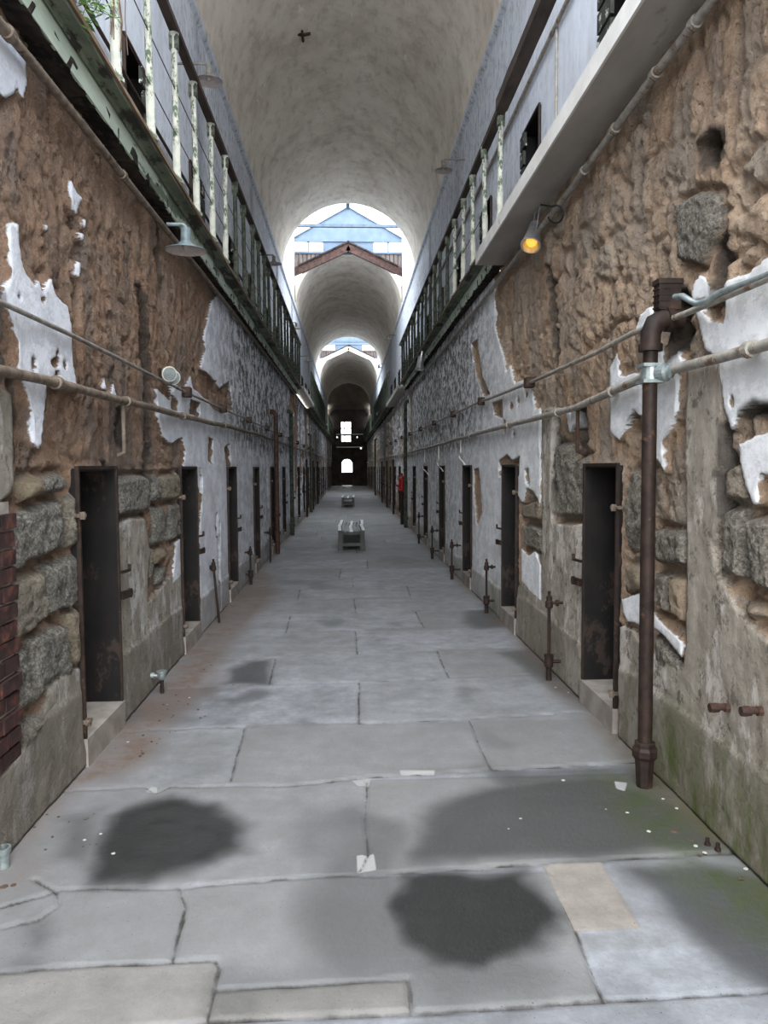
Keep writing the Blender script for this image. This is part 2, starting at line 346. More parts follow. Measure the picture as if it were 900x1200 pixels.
RIGHT = dict(
 plaster=[[(580, 325), (581, 380), (586, 402), (592, 420), (594, 438), (598, 428), (604, 449), (622, 443), (628, 480), (634, 478), (634, 560), (634, 590), (625, 575), (618, 572), (614, 590), (608, 580), (609, 545), (592, 545), (592, 760), (540, 690), (410, 552), (410, 540), (500, 420)],
  [(715, 433), (725, 412), (728, 440), (736, 440), (745, 436), (752, 437), (752, 487), (743, 480), (728, 517), (717, 507)],
  [(664, 480), (672, 480), (676, 498), (668, 508)], [(758, 400), (768, 387), (777, 407), (780, 427), (795, 405), (801, 423), (795, 440), (795, 480), (787, 503), (777, 517), (780, 553), (772, 540), (758, 530)],
  [(745, 388), (752, 368), (765, 358), (766, 382)], [(811, 347), (816, 328), (823, 322), (830, 326), (838, 350), (815, 354)],
  [(832, 352), (848, 345), (850, 332), (880, 318), (905, 298), (960, 270), (960, 370), (905, 400), (846, 422), (828, 412), (822, 385), (814, 356), (822, 357), (832, 376), (850, 378), (853, 352)],
  [(846, 420), (905, 396), (960, 370), (960, 470), (905, 478), (888, 474), (870, 482), (860, 505), (850, 475), (846, 440)],
  [(867, 520), (905, 505), (960, 500), (960, 560), (893, 556), (891, 590), (885, 592), (875, 568), (870, 545)],
  [(612, 642), (620, 652), (628, 645), (635, 662), (635, 703), (622, 692), (612, 680)], [(731, 702), (750, 695), (758, 700), (756, 732), (737, 728), (731, 716)], [(765, 716), (785, 737), (801, 752), (800, 770), (796, 765), (780, 745), (768, 735)],
  [(686, 690), (689, 690), (689, 712), (686, 705)]],
 holes=[[(553, 402), (560, 398), (566, 440), (575, 462), (568, 465), (560, 445), (555, 420)], [(577, 472), (590, 468), (590, 490), (580, 486)], [(585, 540), (595, 532), (602, 540), (610, 534), (609, 558), (586, 560)], [(556, 550), (562, 548), (566, 600), (560, 618), (556, 580)], [(616, 550), (620, 548), (621, 570), (617, 566)], ell(860, 470, 3, 7), ell(625, 452, 2, 6), ell(618, 462, 1.5, 4), ell(608, 470, 1.5, 6), ell(600, 476, 2, 5), ell(592, 500, 2, 9), ell(603, 508, 1.5, 6)],
 cement=[[(806, 430), (846, 420), (849, 520), (847, 600), (838, 640), (845, 675), (860, 700), (880, 730), (905, 752), (960, 790), (960, 1200), (760, 960), (728, 900), (728, 732), (745, 740), (766, 770), (780, 775), (800, 785), (805, 740), (806, 620), (804, 550)],
  [(636, 480), (648, 476), (649, 612), (670, 616), (689, 612), (690, 870), (600, 760), (607, 690), (612, 680), (622, 692), (636, 704)],
  [(592, 600), (592, 780), (560, 740), (562, 640), (572, 600)]],
 stone=[[(655, 546), (688, 532), (688, 608), (652, 606)], [(650, 520), (672, 518), (672, 545), (665, 573), (651, 566)], [(613, 592), (635, 582), (635, 612), (613, 608)], [(613, 613), (635, 617), (635, 650), (625, 645), (614, 640)],
  [(735, 570), (741, 550), (752, 545), (754, 620), (736, 650), (733, 610)], [(733, 662), (754, 658), (754, 694), (733, 697)], [(765, 618), (805, 622), (805, 665), (765, 660)], [(765, 668), (783, 671), (783, 720), (765, 710)], [(786, 673), (805, 674), (804, 735), (786, 718)],
  [(766, 738), (800, 775), (798, 800), (768, 790)], [(848, 547), (870, 540), (877, 590), (850, 588)], [(850, 593), (872, 593), (874, 683), (843, 672)], [(877, 602), (905, 606), (908, 697), (877, 686)], [(864, 702), (885, 705), (897, 722), (880, 730)], [(912, 600), (950, 600), (950, 700), (914, 700)],
  [(793, 237), (812, 225), (843, 225), (840, 265), (830, 290), (820, 312), (793, 308)]],
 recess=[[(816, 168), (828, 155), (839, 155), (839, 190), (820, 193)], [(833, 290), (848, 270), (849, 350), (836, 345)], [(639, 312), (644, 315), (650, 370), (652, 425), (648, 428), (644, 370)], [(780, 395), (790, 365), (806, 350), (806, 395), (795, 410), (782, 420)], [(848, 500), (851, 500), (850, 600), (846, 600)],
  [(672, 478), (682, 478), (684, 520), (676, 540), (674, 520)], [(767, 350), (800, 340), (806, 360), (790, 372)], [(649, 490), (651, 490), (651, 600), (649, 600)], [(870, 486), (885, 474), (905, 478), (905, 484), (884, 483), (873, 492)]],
)
LDOORS = [(4.24, 4.93), (6.80, 7.50), (9.42, 10.12), (12.0, 12.66), (14.60, 15.28), (17.2, 17.88)]
LDOORS += [(17.2 + 2.6 * i, 17.88 + 2.6 * i) for i in range(1, 19)]
RDOORS = [(4.57, 5.22), (7.38, 8.05), (10.13, 10.85), (13.0, 13.7), (15.85, 16.55), (18.65, 19.35)]
RDOORS += [(18.65 + 2.75 * i, 19.35 + 2.75 * i) for i in range(1, 18)]
ZD0, ZD1 = 0.155, 1.645
def wallmat(name, mud, plas, cem, stn, ns=1.0):
    k = NM(name)
    nf = k.noise(16, 8, 0.7); nv = k.noise(7, 6, 0.65, (1, 1, 0.3)); ng = k.noise(60, 5, 0.75); nb = k.noise(2.2, 5, 0.6, (1, 1, 0.6)); nst = k.noise(4, 8, 0.7, (1, 0.5, 0.8))
    tone = k.attr('tone'); gr = k.attr('grime')
    c = k.ramp(k.math('ADD', k.math('MULTIPLY', nf, 0.55), k.math('MULTIPLY', nb, 0.5)), [(0.30, mud[0]), (0.50, mud[1]), (0.68, mud[2])])
    c = k.mix(k.rng(ng, 0.35, 0.7, 0, 0.45), c, lin(mud[3]))
    c = k.mix(k.rng(k.noise(3.1, 4, 0.6, (1, 1, 0.25)), 0.50, 0.60, 0, 0.8), c, lin(mud[4]))
    c = k.mix(k.math('MULTIPLY', k.attr('rub'), 0.6), c, k.mix(k.rng(ng, 0.35, 0.65), lin(cem[0]), lin(cem[2])))
    g2 = k.noise(75, 4, 0.8); c = k.mix(k.rng(g2, 0.56, 0.64, 0, 0.55), c, lin(mud[2])); g3 = k.noise(48, 5, 0.8, (1, .8, 1))
    c = k.mix(k.rng(g3, 0.585, 0.63, 0, 0.75), c, lin(mud[5]))
    sc = k.ramp(ng, [(0.36, stn[0]), (0.5, stn[1]), (0.62, stn[2])])
    sc = k.mix(k.rng(tone, 0.55, 1.0, 0, 0.75), sc, lin(stn[3]))
    sc = k.mix(k.rng(nf, 0.5, 0.75, 0, 0.5), sc, lin(stn[0]))
    cc = k.ramp(k.math('ADD', k.math('MULTIPLY', nv, 0.6), k.math('MULTIPLY', nf, 0.4)), [(0.3, cem[0]), (0.5, cem[1]), (0.66, cem[2])])
    cc = k.mix(k.rng(k.noise(3.4, 8, 0.75, (1, 1, 0.5)), 0.51, 0.57, 0, 0.8), cc, k.mix(0.55, lin(plas[0]), lin(cem[4])))
    cc = k.mix(k.rng(k.noise(9, 8, 0.8), 0.54, 0.60, 0, 0.85), cc, lin(cem[3]))
    pc = k.mix(k.rng(nst, 0.45, 0.68, 0, 0.55), lin(plas[0]), lin(plas[1]))
    gg = k.math('MULTIPLY', k.rng(k.noise(11, 8, 0.8, (1, 0.4, 0.6)), 0.46, 0.54), gr)
    pc = k.mix(gg, pc, lin(plas[2]))
    pc = k.mix(k.math('MULTIPLY', k.rng(k.noise(26, 4, 0.7, (1, 1, 0.4)), 0.64, 0.68), k.math('ADD', gr, 0.1)), pc, lin(plas[3]))
    js = k.math('SUBTRACT', k.noise(22, 5, 0.65), 0.5)
    fs = k.rng(k.math('ADD', k.attr('st'), k.math('MULTIPLY', js, 0.05)), -0.004, 0.01)
    fc = k.rng(k.math('ADD', k.attr('ce'), k.math('MULTIPLY', js, 0.06)), -0.006, 0.006)
    jp = k.math('SUBTRACT', k.noise(34, 5, 0.65), 0.5)
    fp = k.rng(k.math('ADD', k.attr('pl'), k.math('MULTIPLY', jp, 0.022)), -0.002, 0.003)
    c = k.mix(fs, c, sc); c = k.mix(fc, c, cc); c = k.mix(fp, c, pc)
    c = k.mix(k.math('MULTIPLY', k.attr('chase'), 0.85), c, k.mix(nf, lin((40, 36, 33)), lin((84, 76, 70))))  # shade of the recesses painted into the wall colour
    damp = k.attr('damp')     # a darker skirting coat of render, with moss on part of it
    c = k.mix(k.math('MULTIPLY', k.rng(k.math('ADD', damp, k.math('MULTIPLY', js, 0.2)), -0.04, 0.04), 0.6), c, k.mix(k.rng(nf, .4, .65), lin(cem[0]), lin(cem[3])))
    c = k.mix(k.math('MULTIPLY', k.attr('moss'), k.rng(nv, 0.35, 0.62)), c, lin((84, 92, 48)))
    h = k.math('ADD', k.math('MULTIPLY', ng, 0.8), nf)
    nofp = k.math('SUBTRACT', 1.0, k.math('MULTIPLY', fp, 0.82))
    nofc = k.math('SUBTRACT', 1.0, k.math('MULTIPLY', fc, 0.55))
    k.bump(k.math('ADD', k.math('MULTIPLY', k.math('MULTIPLY', h, nofp), nofc), k.math('MULTIPLY', fp, 0.5)), 0.045, 1.0)
    return k.done(c, 0.92)
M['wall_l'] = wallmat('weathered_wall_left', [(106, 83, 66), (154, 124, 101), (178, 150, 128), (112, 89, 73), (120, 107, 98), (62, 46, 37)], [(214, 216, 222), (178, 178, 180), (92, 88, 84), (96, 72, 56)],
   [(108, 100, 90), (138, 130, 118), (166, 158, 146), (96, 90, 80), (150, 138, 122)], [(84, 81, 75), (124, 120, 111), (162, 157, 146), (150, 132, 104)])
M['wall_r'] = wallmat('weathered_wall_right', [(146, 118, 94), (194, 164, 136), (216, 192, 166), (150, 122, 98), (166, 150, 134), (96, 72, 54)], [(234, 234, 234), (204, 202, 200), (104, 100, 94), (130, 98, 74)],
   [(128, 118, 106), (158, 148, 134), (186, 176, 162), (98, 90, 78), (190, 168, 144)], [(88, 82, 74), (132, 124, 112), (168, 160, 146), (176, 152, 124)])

def geo(y0, y1, k, extra):
    ys = [y0]
    while ys[-1] < y1:
        y = ys[-1]; ys.append(y + max(0.006, k * max(y, 1.5)) if y < 24 else y + k * 4 * y)
    ys = np.array(ys); ex = np.array(extra)
    keep = np.ones(len(ys), bool)
    for e in ex: keep &= abs(ys - e) > 0.0035
    return np.sort(np.concatenate([ys[keep], ex]))
def make_wall(name, X, D, doors, mat, seed, side):
    Y = geo(1.35, YEND, 0.0048, [d for p in doors for d in p])
    Z = np.sort(np.concatenate([np.arange(-0.05, (3.74 if side < 0 else 3.80), 0.0125), [ZD0 + 0.001, ZD1 + 0.001]]))
    yy, zz = np.meshgrid(Y, Z, indexing='ij'); a = yy.ravel(); b = zz.ravel()
    pl = np.full(a.shape, -0.2); ce = pl.copy(); st = pl.copy(); rec = pl.copy(); tone = np.zeros(a.shape)
    wob = 0.02 * fbm(a * 9, b * 9, seed + 5, 3); wob2 = 0.02 * fbm(a * 9 + 40, b * 9, seed + 9, 3)
    ai, bi = a + wob, b + wob2
    for p in D['plaster']: pl = np.maximum(pl, sdf(ai, bi, W_(X, p)))
    for p in D['holes']: pl = np.minimum(pl, -sdf(ai, bi, W_(X, p)))
    for p in D['cement']: ce = np.maximum(ce, sdf(ai, bi, W_(X, p)))
    for i, p in enumerate(D['stone']):
        s = sdf(ai, bi, W_(X, p)); tone = np.where(s > -0.03, (i * 0.37) % 1, tone); st = np.maximum(st, s)
    for p in D['recess']: rec = np.maximum(rec, sdf(ai, bi, W_(X, p)))
    # far stretch: plaster with random losses
    far = sst(a, 19.5, 22)
    loss = fbm(a * 1.3, b * 0.7, seed + 21, 5) ; pl = np.where(far > 0, np.clip(np.where(loss > 0.02, -(loss - 0.02), (0.02 - loss)) * 1.2, -0.2, 0.2), pl)
    mid = (a > 8.5) & (a < 20) & (pl > 0)
    l2 = fbm(a * 3.2, b * 1.0, seed + 31, 4); pl = np.where(mid & (l2 > 0.27), -0.02, pl)
    near = sst(-a, -9, -6)
    # rubble under the mud
    cb, ct = cells(a * 2.7 + 3 + 1.0 * fbm(a * 2.2, b * 2.2, seed + 91, 4, .6), b * 3.6 + 1.0 * fbm(a * 2.2 + 9, b * 2.2, seed + 92, 4, .6), seed + 3)
    rubble = sst(cb, 0.02, 0.26)
    big = fbm(a * 2.2, b * 1.4, seed, 4); fine = fbm(a * 14, b * 9, seed + 40, 4, 0.6); rough = fbm(a * 40, b * 30, seed + 50, 3, 0.6)
    cmask = sst(fbm(a * 1.1 + 7, b * 1.1, seed + 90, 3), -0.12, 0.12)
    if side > 0: amp = (0.03 * sst(b, 2.0, 2.5) + 0.008) * (0.25 + 0.75 * cmask)
    else: amp = (0.006 + 0.02 * (1 - sst(b, 1.6, 2.1))) * (0.3 + 0.7 * cmask)
    ridge = 1 - np.clip(abs(fbm(a * 3.4, b * 3.0, seed + 95, 5, 0.6)) * 14, 0, 1)
    pits = sst(fbm(a * 11, b * 8, seed + 97, 4, 0.6), 0.13, 0.22)
    am = 0.62 if side > 0 else 0.85
    mudd = am * (0.045 * big + 0.040 * fine) + 0.034 * rough + amp * (rubble - 0.6) - 0.014 * ridge - 0.022 * pits
    groove = -0.055 * sst(fbm(a * 7, b * 1.3, seed + 60, 3), 0.17, 0.25)
    mudd = mudd + groove
    d = mudd - 0.02
    sto = sst(st, -0.012, 0.035); d = d * (1 - sto) + (0.018 + 0.045 * fine + 0.03 * rough + 0.012 * (tone - 0.5)) * sto
    edge = sst(st, -0.045, -0.012) * (1 - sto); d = d - 0.035 * edge * sst(-ce, -0.01, 0.01)
    cem = sst(ce, -0.01, 0.012); d = d * (1 - cem) + (0.012 + 0.012 * big + 0.012 * fine + 0.003 * rough) * cem
    pls = sst(pl, -0.010, 0.0); d = d * (1 - pls) + (0.011 + 0.012 * big + 0.004 * fine) * pls
    d = d - 0.13 * sst(rec, -0.006, 0.012)
    base = np.clip(0.33 + 0.10 * fbm(a * 1.3, a * 0, seed + 70, 3) + (0.12 if side < 0 else 0.1) * near - b, -0.2, 0.2)
    d = d + 0.012 * sst(base, -0.01, 0.02)
    dd = np.full(a.shape, 1.0)
    for y0, y1 in doors:
        q = np.maximum(np.maximum(y0 - a, a - y1), np.maximum(ZD0 - b, b - ZD1)); dd = np.minimum(dd, q)
    d = d * sst(dd, -0.05, 0.07)
    d = np.where(b < 0.0, np.minimum(d, 0.0), d)
    co = np.stack([X - side * d, a, b], -1)
    grime = np.clip(0.22 + 0.78 * sst(a, 7.5, 12) * sst(b, 1.7, 2.3) + 0.3 * sst(a, 8, 14) + 0.5 * sst(a, 20, 30), 0, 1)
    moss = np.zeros(a.shape)
    if side > 0: moss = sst(b, 0.75, 0.2) * 0 + (1 - sst(b, 0.2, 0.6)) * (1.3 * np.exp(-((a - 3.3) / 1.0) ** 2) + np.exp(-((a - 8.4) / 0.35) ** 2)) * 0.9
    keep = np.ones((len(Y) - 1, len(Z) - 1), bool)
    yc = (Y[:-1] + Y[1:]) / 2; zc = (Z[:-1] + Z[1:]) / 2
    for y0, y1 in doors:
        keep[np.ix_((yc > y0) & (yc < y1), (zc > ZD0) & (zc < ZD1))] = False
    o = grid_mesh(name, Y, Z, co, mat, dict(chase=sst(rec, -0.045, -0.012), rub=np.clip((0.3 + 0.7 * cmask) * rubble * sst(ct, 0.45, 0.75) * (1 if side > 0 else 0.5), 0, 1), pl=pl, ce=ce, st=st, tone=tone, grime=grime, damp=base, moss=np.clip(moss, 0, 1)), keep, flip=(side < 0))  # painted recess shade reaches out over the visible lip
    tag(o, kind='structure'); return o
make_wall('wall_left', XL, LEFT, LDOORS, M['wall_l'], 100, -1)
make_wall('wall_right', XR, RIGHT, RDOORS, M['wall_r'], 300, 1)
# plain stretches of the same walls behind the camera
for nm, X, mt in (('wall_left_rear', XL, M['wall_l']), ('wall_right_rear', XR, M['wall_r'])):
    s = -1 if X < 0 else 1
    tag(MB().box((min(X, X + s * 0.5), -3, 0), (max(X, X + s * 0.5), 1.35, 3.65)).build(nm, mt), kind='structure')

# ------------------------------------------------------------------ floor
def Fp(pts): return [tuple(onz(p[0], p[1])[:2]) for p in pts]
ROWS = [[(-120, 1230), (245, 1197), (480, 1187), (700, 1172), (960, 1158)],
 [(-120, 1078), (0, 1064), (70, 1043), (210, 1040), (330, 1030), (420, 1025), (640, 1011), (780, 1003), (960, 992)],
 [(60, 928), (170, 922), (182, 929), (200, 922), (340, 921), (430, 911), (575, 902), (720, 894), (800, 890)],
 [(130, 858), (280, 851), (400, 848), (550, 842), (720, 832)], [(180, 808), (300, 802), (420, 799), (524, 794), (612, 791), (680, 787)],
 [(200, 774), (300, 770), (388, 767), (512, 762), (640, 757)], [(220, 744), (300, 742), (416, 739), (492, 735), (600, 732)], [(240, 722), (300, 721), (432, 717), (488, 716), (580, 713)],
 [(260, 705), (350, 703), (416, 701), (560, 699)], [(270, 691), (352, 689), (476, 686), (550, 685)], [(290, 679), (414, 677), (540, 675)], [(300, 667), (414, 666), (530, 664)], [(310, 657), (420, 656), (520, 655)]]
SPL = [[(212, 1040), (218, 1060), (202, 1125)], [(640, 1011), (676, 1095), (706, 1170)], [(430, 913), (427, 960), (432, 1000), (418, 1025)], [(287, 851), (270, 915)], [(550, 842), (560, 870), (576, 902)], [(421, 799), (420, 848)],
 [(323, 770), (315, 802)], [(512, 762), (526, 794)], [(417, 739), (419, 766)], [(340, 721), (335, 741)], [(487, 716), (497, 735)], [(415, 701), (417, 718)], [(352, 689), (349, 703)], [(477, 686), (482, 700)], [(414, 677), (414, 688)], [(400, 666), (398, 677)], [(430, 656), (431, 666)],
 [(-60, 1150), (0, 1140), (100, 1132), (205, 1127), (253, 1125), (257, 1135), (243, 1196)], [(255, 1160), (478, 1147), (484, 1187)], [(0, 1088), (45, 1078), (70, 1060), (66, 1045), (40, 1030)]]
WET = [([(105, 1000), (120, 955), (150, 945), (200, 934), (250, 945), (290, 970), (290, 1000), (240, 1018), (170, 1035), (105, 1035)], .95), ([(438, 1062), (458, 1038), (470, 1022), (620, 1012), (648, 1050), (662, 1075), (630, 1115), (570, 1140), (500, 1132), (458, 1112), (450, 1085)], 1.0),
 ([(470, 1000), (500, 945), (560, 925), (640, 910), (700, 905), (770, 930), (850, 970), (850, 1000), (640, 1008), (480, 1015)], .75), ([(262, 786), (290, 774), (323, 771), (315, 802), (258, 803)], .8), ([(235, 818), (270, 815), (300, 806), (325, 810), (310, 820), (270, 828)], .55),
 ([(585, 765), (640, 757), (680, 787), (730, 850), (690, 835), (625, 795)], .6), ([(545, 717), (580, 713), (605, 735), (560, 738), (540, 730)], .6), ([(20, 1100), (30, 1085), (58, 1082), (62, 1095), (45, 1112)], .6), ([(0, 1135), (30, 1120), (60, 1132), (0, 1145)], .5),
 ([(370, 727), (400, 725), (408, 732), (385, 736)], .5), ([(455, 729), (470, 729), (468, 733), (455, 732)], .5), ([(480, 905), (560, 895), (572, 880), (578, 903)], .4), ([(730, 1015), (820, 1005), (960, 1040), (960, 1200), (860, 1150), (770, 1070)], .75), ([(560, 900), (700, 895), (800, 900), (880, 960), (900, 1010), (780, 1000), (640, 1005)], .6), ([(660, 1170), (690, 1150), (710, 1170)], .3), ([(60, 960), (130, 940), (110, 1020), (60, 1010)], .5)]
BROWN = [([(60, 960), (90, 922), (150, 918), (185, 880), (200, 850), (260, 800), (262, 770), (330, 690), (300, 660), (0, 1000)], .9), ([(640, 795), (700, 800), (760, 890), (690, 835), (650, 815)], .7), ([(0, 1010), (40, 980), (60, 1010), (30, 1050), (0, 1050)], .4)]
GREEN = [([(680, 900), (730, 905), (790, 930), (830, 990), (900, 1080), (860, 1070), (780, 1010), (720, 960)], .8), ([(770, 1010), (850, 1005), (950, 1050), (950, 1140), (850, 1080)], .9), ([(600, 790), (650, 790), (640, 775), (610, 770)], .2)]
def make_floor():
    Y = geo(1.35, YEND + 12, 0.0048, []); X = np.arange(XL - 0.05, XR + 0.06, 0.0105)
    yy, xx = np.meshgrid(Y, X, indexing='ij'); a = xx.ravel(); b = yy.ravel()
    wx = 0.012 * fbm(a * 6, b * 6, 5, 3); wy = 0.012 * fbm(a * 6 + 30, b * 6, 8, 3)
    jd = np.full(a.shape, 1.0)
    m = b < 16
    for L in ROWS + SPL: jd[m] = np.minimum(jd[m], pdist(a[m] + wx[m], b[m] + wy[m], Fp(L)))
    # tone per slab
    lines = [Fp(r) for r in ROWS]; row = np.zeros(a.shape, int)
    for i, l in enumerate(lines):
        l = sorted(l); row += (b > np.interp(a, [p[0] for p in l], [p[1] for p in l])).astype(int)
    col = np.zeros(a.shape, int)
    for j, s in enumerate(SPL[:17]):
        p = sorted(Fp(s), key=lambda q: q[1]); inr = (b > p[0][1] - 0.03) & (b < p[-1][1] + 0.03)
        col += (inr & (a > np.interp(b, [q[1] for q in p], [q[0] for q in p]))) * (j + 1)
    # beyond: regular courses
    f = b > 14.6; r = np.floor((b - 14.6) / 0.95); rr = np.random.RandomState(3).rand(200, 2)
    ri = np.clip(r.astype(int), 0, 199); cut = -0.9 + 1.9 * rr[ri, 0]; fy = (b - 14.6) % 0.95
    jf = np.minimum(np.minimum(fy, 0.95 - fy), abs(a - cut)); jd = np.where(f, jf, jd)
    row = np.where(f, 20 + ri, row); col = np.where(f, (a > cut).astype(int), col)
    T = np.random.RandomState(9).rand(512); tone = T[(row * 31 + col * 17) % 512]
    patch = np.full(a.shape, -0.2)
    for p in ([(636, 1012), (703, 1009), (751, 1088), (673, 1092)], [(-60, 1150), (0, 1141), (205, 1128), (253, 1126), (256, 1135), (243, 1195), (-60, 1220)], [(256, 1161), (477, 1148), (483, 1186), (246, 1196)]): patch = np.maximum(patch, sdf(a, b, Fp(p)))
    tile = sdf(a, b, Fp([(636, 1012), (703, 1009), (751, 1088), (673, 1092)]))
    chips = np.full(a.shape, -0.2)
    for p in ([(418, 1003), (438, 1001), (441, 1020), (419, 1023)], [(468, 903), (510, 903), (508, 908), (470, 908)], [(412, 915), (436, 911), (432, 921), (420, 922)], [(720, 916), (735, 918), (732, 928), (722, 925)], [(170, 924), (184, 922), (184, 930), (172, 929)]): chips = np.maximum(chips, sdf(a, b, Fp(p)))
    def soft(L, w, seed):
        o = np.zeros(a.shape)
        wn = 0.16 * fbm(a * 3, b * 3, seed, 4, 0.6)
        for p, s in L:
            o = np.maximum(o, s * sst(sdf(a, b, Fp(p), 0.5) + wn, -w, w * 1.4))
        return o
    wet = soft(WET, 0.07, 60); br = soft(BROWN, 0.12, 70); gn = soft(GREEN, 0.12, 80)
    edge = np.minimum(a - XL, XR - a); br = np.maximum(br, (0.85 - edge * 5) * (a < 0) * sst(b, 2, 4) * 0.8); br = np.maximum(br, np.where(a > 0, 0.95 - edge * 4.5, 0.6 - edge * 7) * sst(fbm(a * 2, b * 1.5, 44, 4) + .5 - edge, 0.1, 0.45))
    gn = np.maximum(gn, (0.7 - edge * 2.2) * (a > 0) * np.exp(-((b - 3.2) / 1.2) ** 2))
    wet = np.maximum(wet, 0.5 * sst(fbm(a * 1.2, b * 0.9, 90, 4), 0.12, 0.3)); wet = np.where(tile > 0, 0.1, wet)
    jd = np.where(tile > 0.012, 1, jd)
    z = -0.012 * (1 - sst(jd, 0.003, 0.014)) + 0.006 * fbm(a * 2, b * 2, 33, 3) + 0.006 * (tone - 0.5) + 0.004 * sst(tile, -0.004, 0.004)
    co = np.stack([a, b, z], -1)
    k = NM('bluestone_floor')
    nf = k.noise(30, 6, 0.7); nb = k.noise(1.6, 6, 0.65); nm = k.noise(6, 6, 0.7)
    c = k.ramp(k.math('ADD', k.math('MULTIPLY', nb, 0.5), k.math('MULTIPLY', nm, 0.5)), [(0.34, (104, 105, 107)), (0.5, (132, 134, 138)), (0.64, (156, 159, 165))])
    c = k.mix(k.rng(nf, 0.4, 0.75, 0, 0.3), c, lin((112, 112, 112)))
    c = k.mix(k.rng(k.attr('tone'), 0, 1, 0, 0.75), c, lin((112, 111, 108)))
    js = k.math('MULTIPLY', k.math('SUBTRACT', nm, 0.5), 0.5)
    c = k.mix(k.rng(k.attr('patch'), -0.003, 0.003), c, k.mix(k.rng(nm, 0.35, 0.65), lin((112, 110, 107)), lin((130, 127, 123))))
    wf = k.math('MULTIPLY', k.attr('wet'), 1.0)
    wv = k.rng(k.math('ADD', wf, k.math('MULTIPLY', js, k.math('MULTIPLY', wf, 0.8))), 0.02, 1.0)
    c = k.mix(k.math('MULTIPLY', wv, 0.96), c, k.mix(nm, lin((20, 20, 19)), lin((42, 42, 41))))
    c = k.mix(k.math('MULTIPLY', k.attr('brown'), k.rng(nm, 0.25, 0.6)), c, k.mix(nf, lin((76, 62, 51)), lin((124, 104, 90))))
    c = k.mix(k.math('MULTIPLY', k.math('MULTIPLY', k.attr('green'), k.rng(nm, 0.3, 0.6)), .9), c, lin((62, 72, 38)))
    c = k.mix(k.rng(k.attr('tile'), -0.003, 0.003), c, k.mix(k.rng(nm, 0.35, 0.65), lin((122, 116, 110)), lin((143, 136, 129))))
    c = k.mix(k.rng(k.attr('chip'), -0.003, 0.003), c, lin((150, 150, 148)))
    c = k.mix(k.rng(k.math('ADD', k.attr('jd'), k.math('MULTIPLY', k.math('SUBTRACT', nm, 0.45), 0.03)), 0.002, 0.010, 0.92, 0.0), c, lin((50, 46, 42)))
    c = k.mix(k.rng(k.noise(140, 2, 0.5), 0.72, 0.735, 0, .8), c, lin((38, 36, 34)))
    k.bump(k.math('ADD', nf, nm), 0.006, 0.6)
    rg = k.rng(wv, 0, 1, 0.75, 0.45)
    m = k.done(c, rg)
    o = grid_mesh('floor', Y, X, co, m, dict(jd=jd, tone=tone, wet=wet, brown=np.clip(br, 0, 1), green=gn, patch=patch, chip=chips, tile=tile), flip=True)
    tag(o, kind='structure')
    tag(MB().box((-9, -20, -0.1), (9, 1.35, -0.012)).build('floor_rear', mottled('floor_rear', (138, 140, 144), (120, 120, 120))), kind='structure')
make_floor()

# ------------------------------------------------------------------ upper walls, vaults
def upmat(name, base, dirt):
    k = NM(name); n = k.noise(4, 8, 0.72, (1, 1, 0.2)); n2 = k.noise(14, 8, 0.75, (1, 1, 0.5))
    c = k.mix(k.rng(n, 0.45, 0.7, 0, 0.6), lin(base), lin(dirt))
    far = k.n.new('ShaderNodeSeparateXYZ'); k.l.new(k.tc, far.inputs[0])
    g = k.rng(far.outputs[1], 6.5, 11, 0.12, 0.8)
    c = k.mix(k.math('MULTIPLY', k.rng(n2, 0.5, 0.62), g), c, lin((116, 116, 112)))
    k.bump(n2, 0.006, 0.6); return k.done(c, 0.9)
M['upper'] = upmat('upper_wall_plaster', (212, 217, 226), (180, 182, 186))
UD_L = [(3.9 + 2.6 * i, 4.6 + 2.6 * i) for i in range(24)]
UD_R = [(5.05 + 2.55 * i, 5.75 + 2.55 * i) for i in range(24)]
UZ0, UZ1 = 3.95, 5.15
def upper(name, X, doors, side):
    Y = np.unique(np.concatenate([np.arange(-3, YEND + .01, 0.4), [d for p in doors for d in p]])); Z = np.array([3.86, UZ0, UZ1, 5.9, 6.5, ZS])
    yy, zz = np.meshgrid(Y, Z, indexing='ij'); a = yy.ravel(); b = zz.ravel(); co = np.stack([a * 0 + X, a, b], -1)
    keep = np.ones((len(Y) - 1, len(Z) - 1), bool); yc = (Y[:-1] + Y[1:]) / 2
    for y0, y1 in doors: keep[(yc > y0) & (yc < y1), 1] = False
    tag(grid_mesh(name, Y, Z, co, M['upper'], {}, keep, flip=side < 0), kind='structure')
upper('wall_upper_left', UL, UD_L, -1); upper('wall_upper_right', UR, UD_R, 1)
def vmat():
    k = NM('vault_limewash'); n = k.noise(1.3, 9, 0.7); n2 = k.noise(5, 8, 0.72, (1, 0.5, 1)); n3 = k.noise(3, 6, 0.7, (1, .35, 1))
    c = k.ramp(n, [(0.3, (196, 184, 168)), (0.5, (226, 216, 201)), (0.68, (240, 232, 219))])
    c = k.mix(k.rng(n2, 0.5, 0.68, 0, 0.5), c, lin((160, 150, 136)))
    c = k.mix(k.rng(n3, 0.655, 0.675, 0, 0.8), c, lin((242, 238, 226)))
    k.bump(n2, 0.02, 0.6); return k.done(c, 0.95)
M['vault'] = vmat()
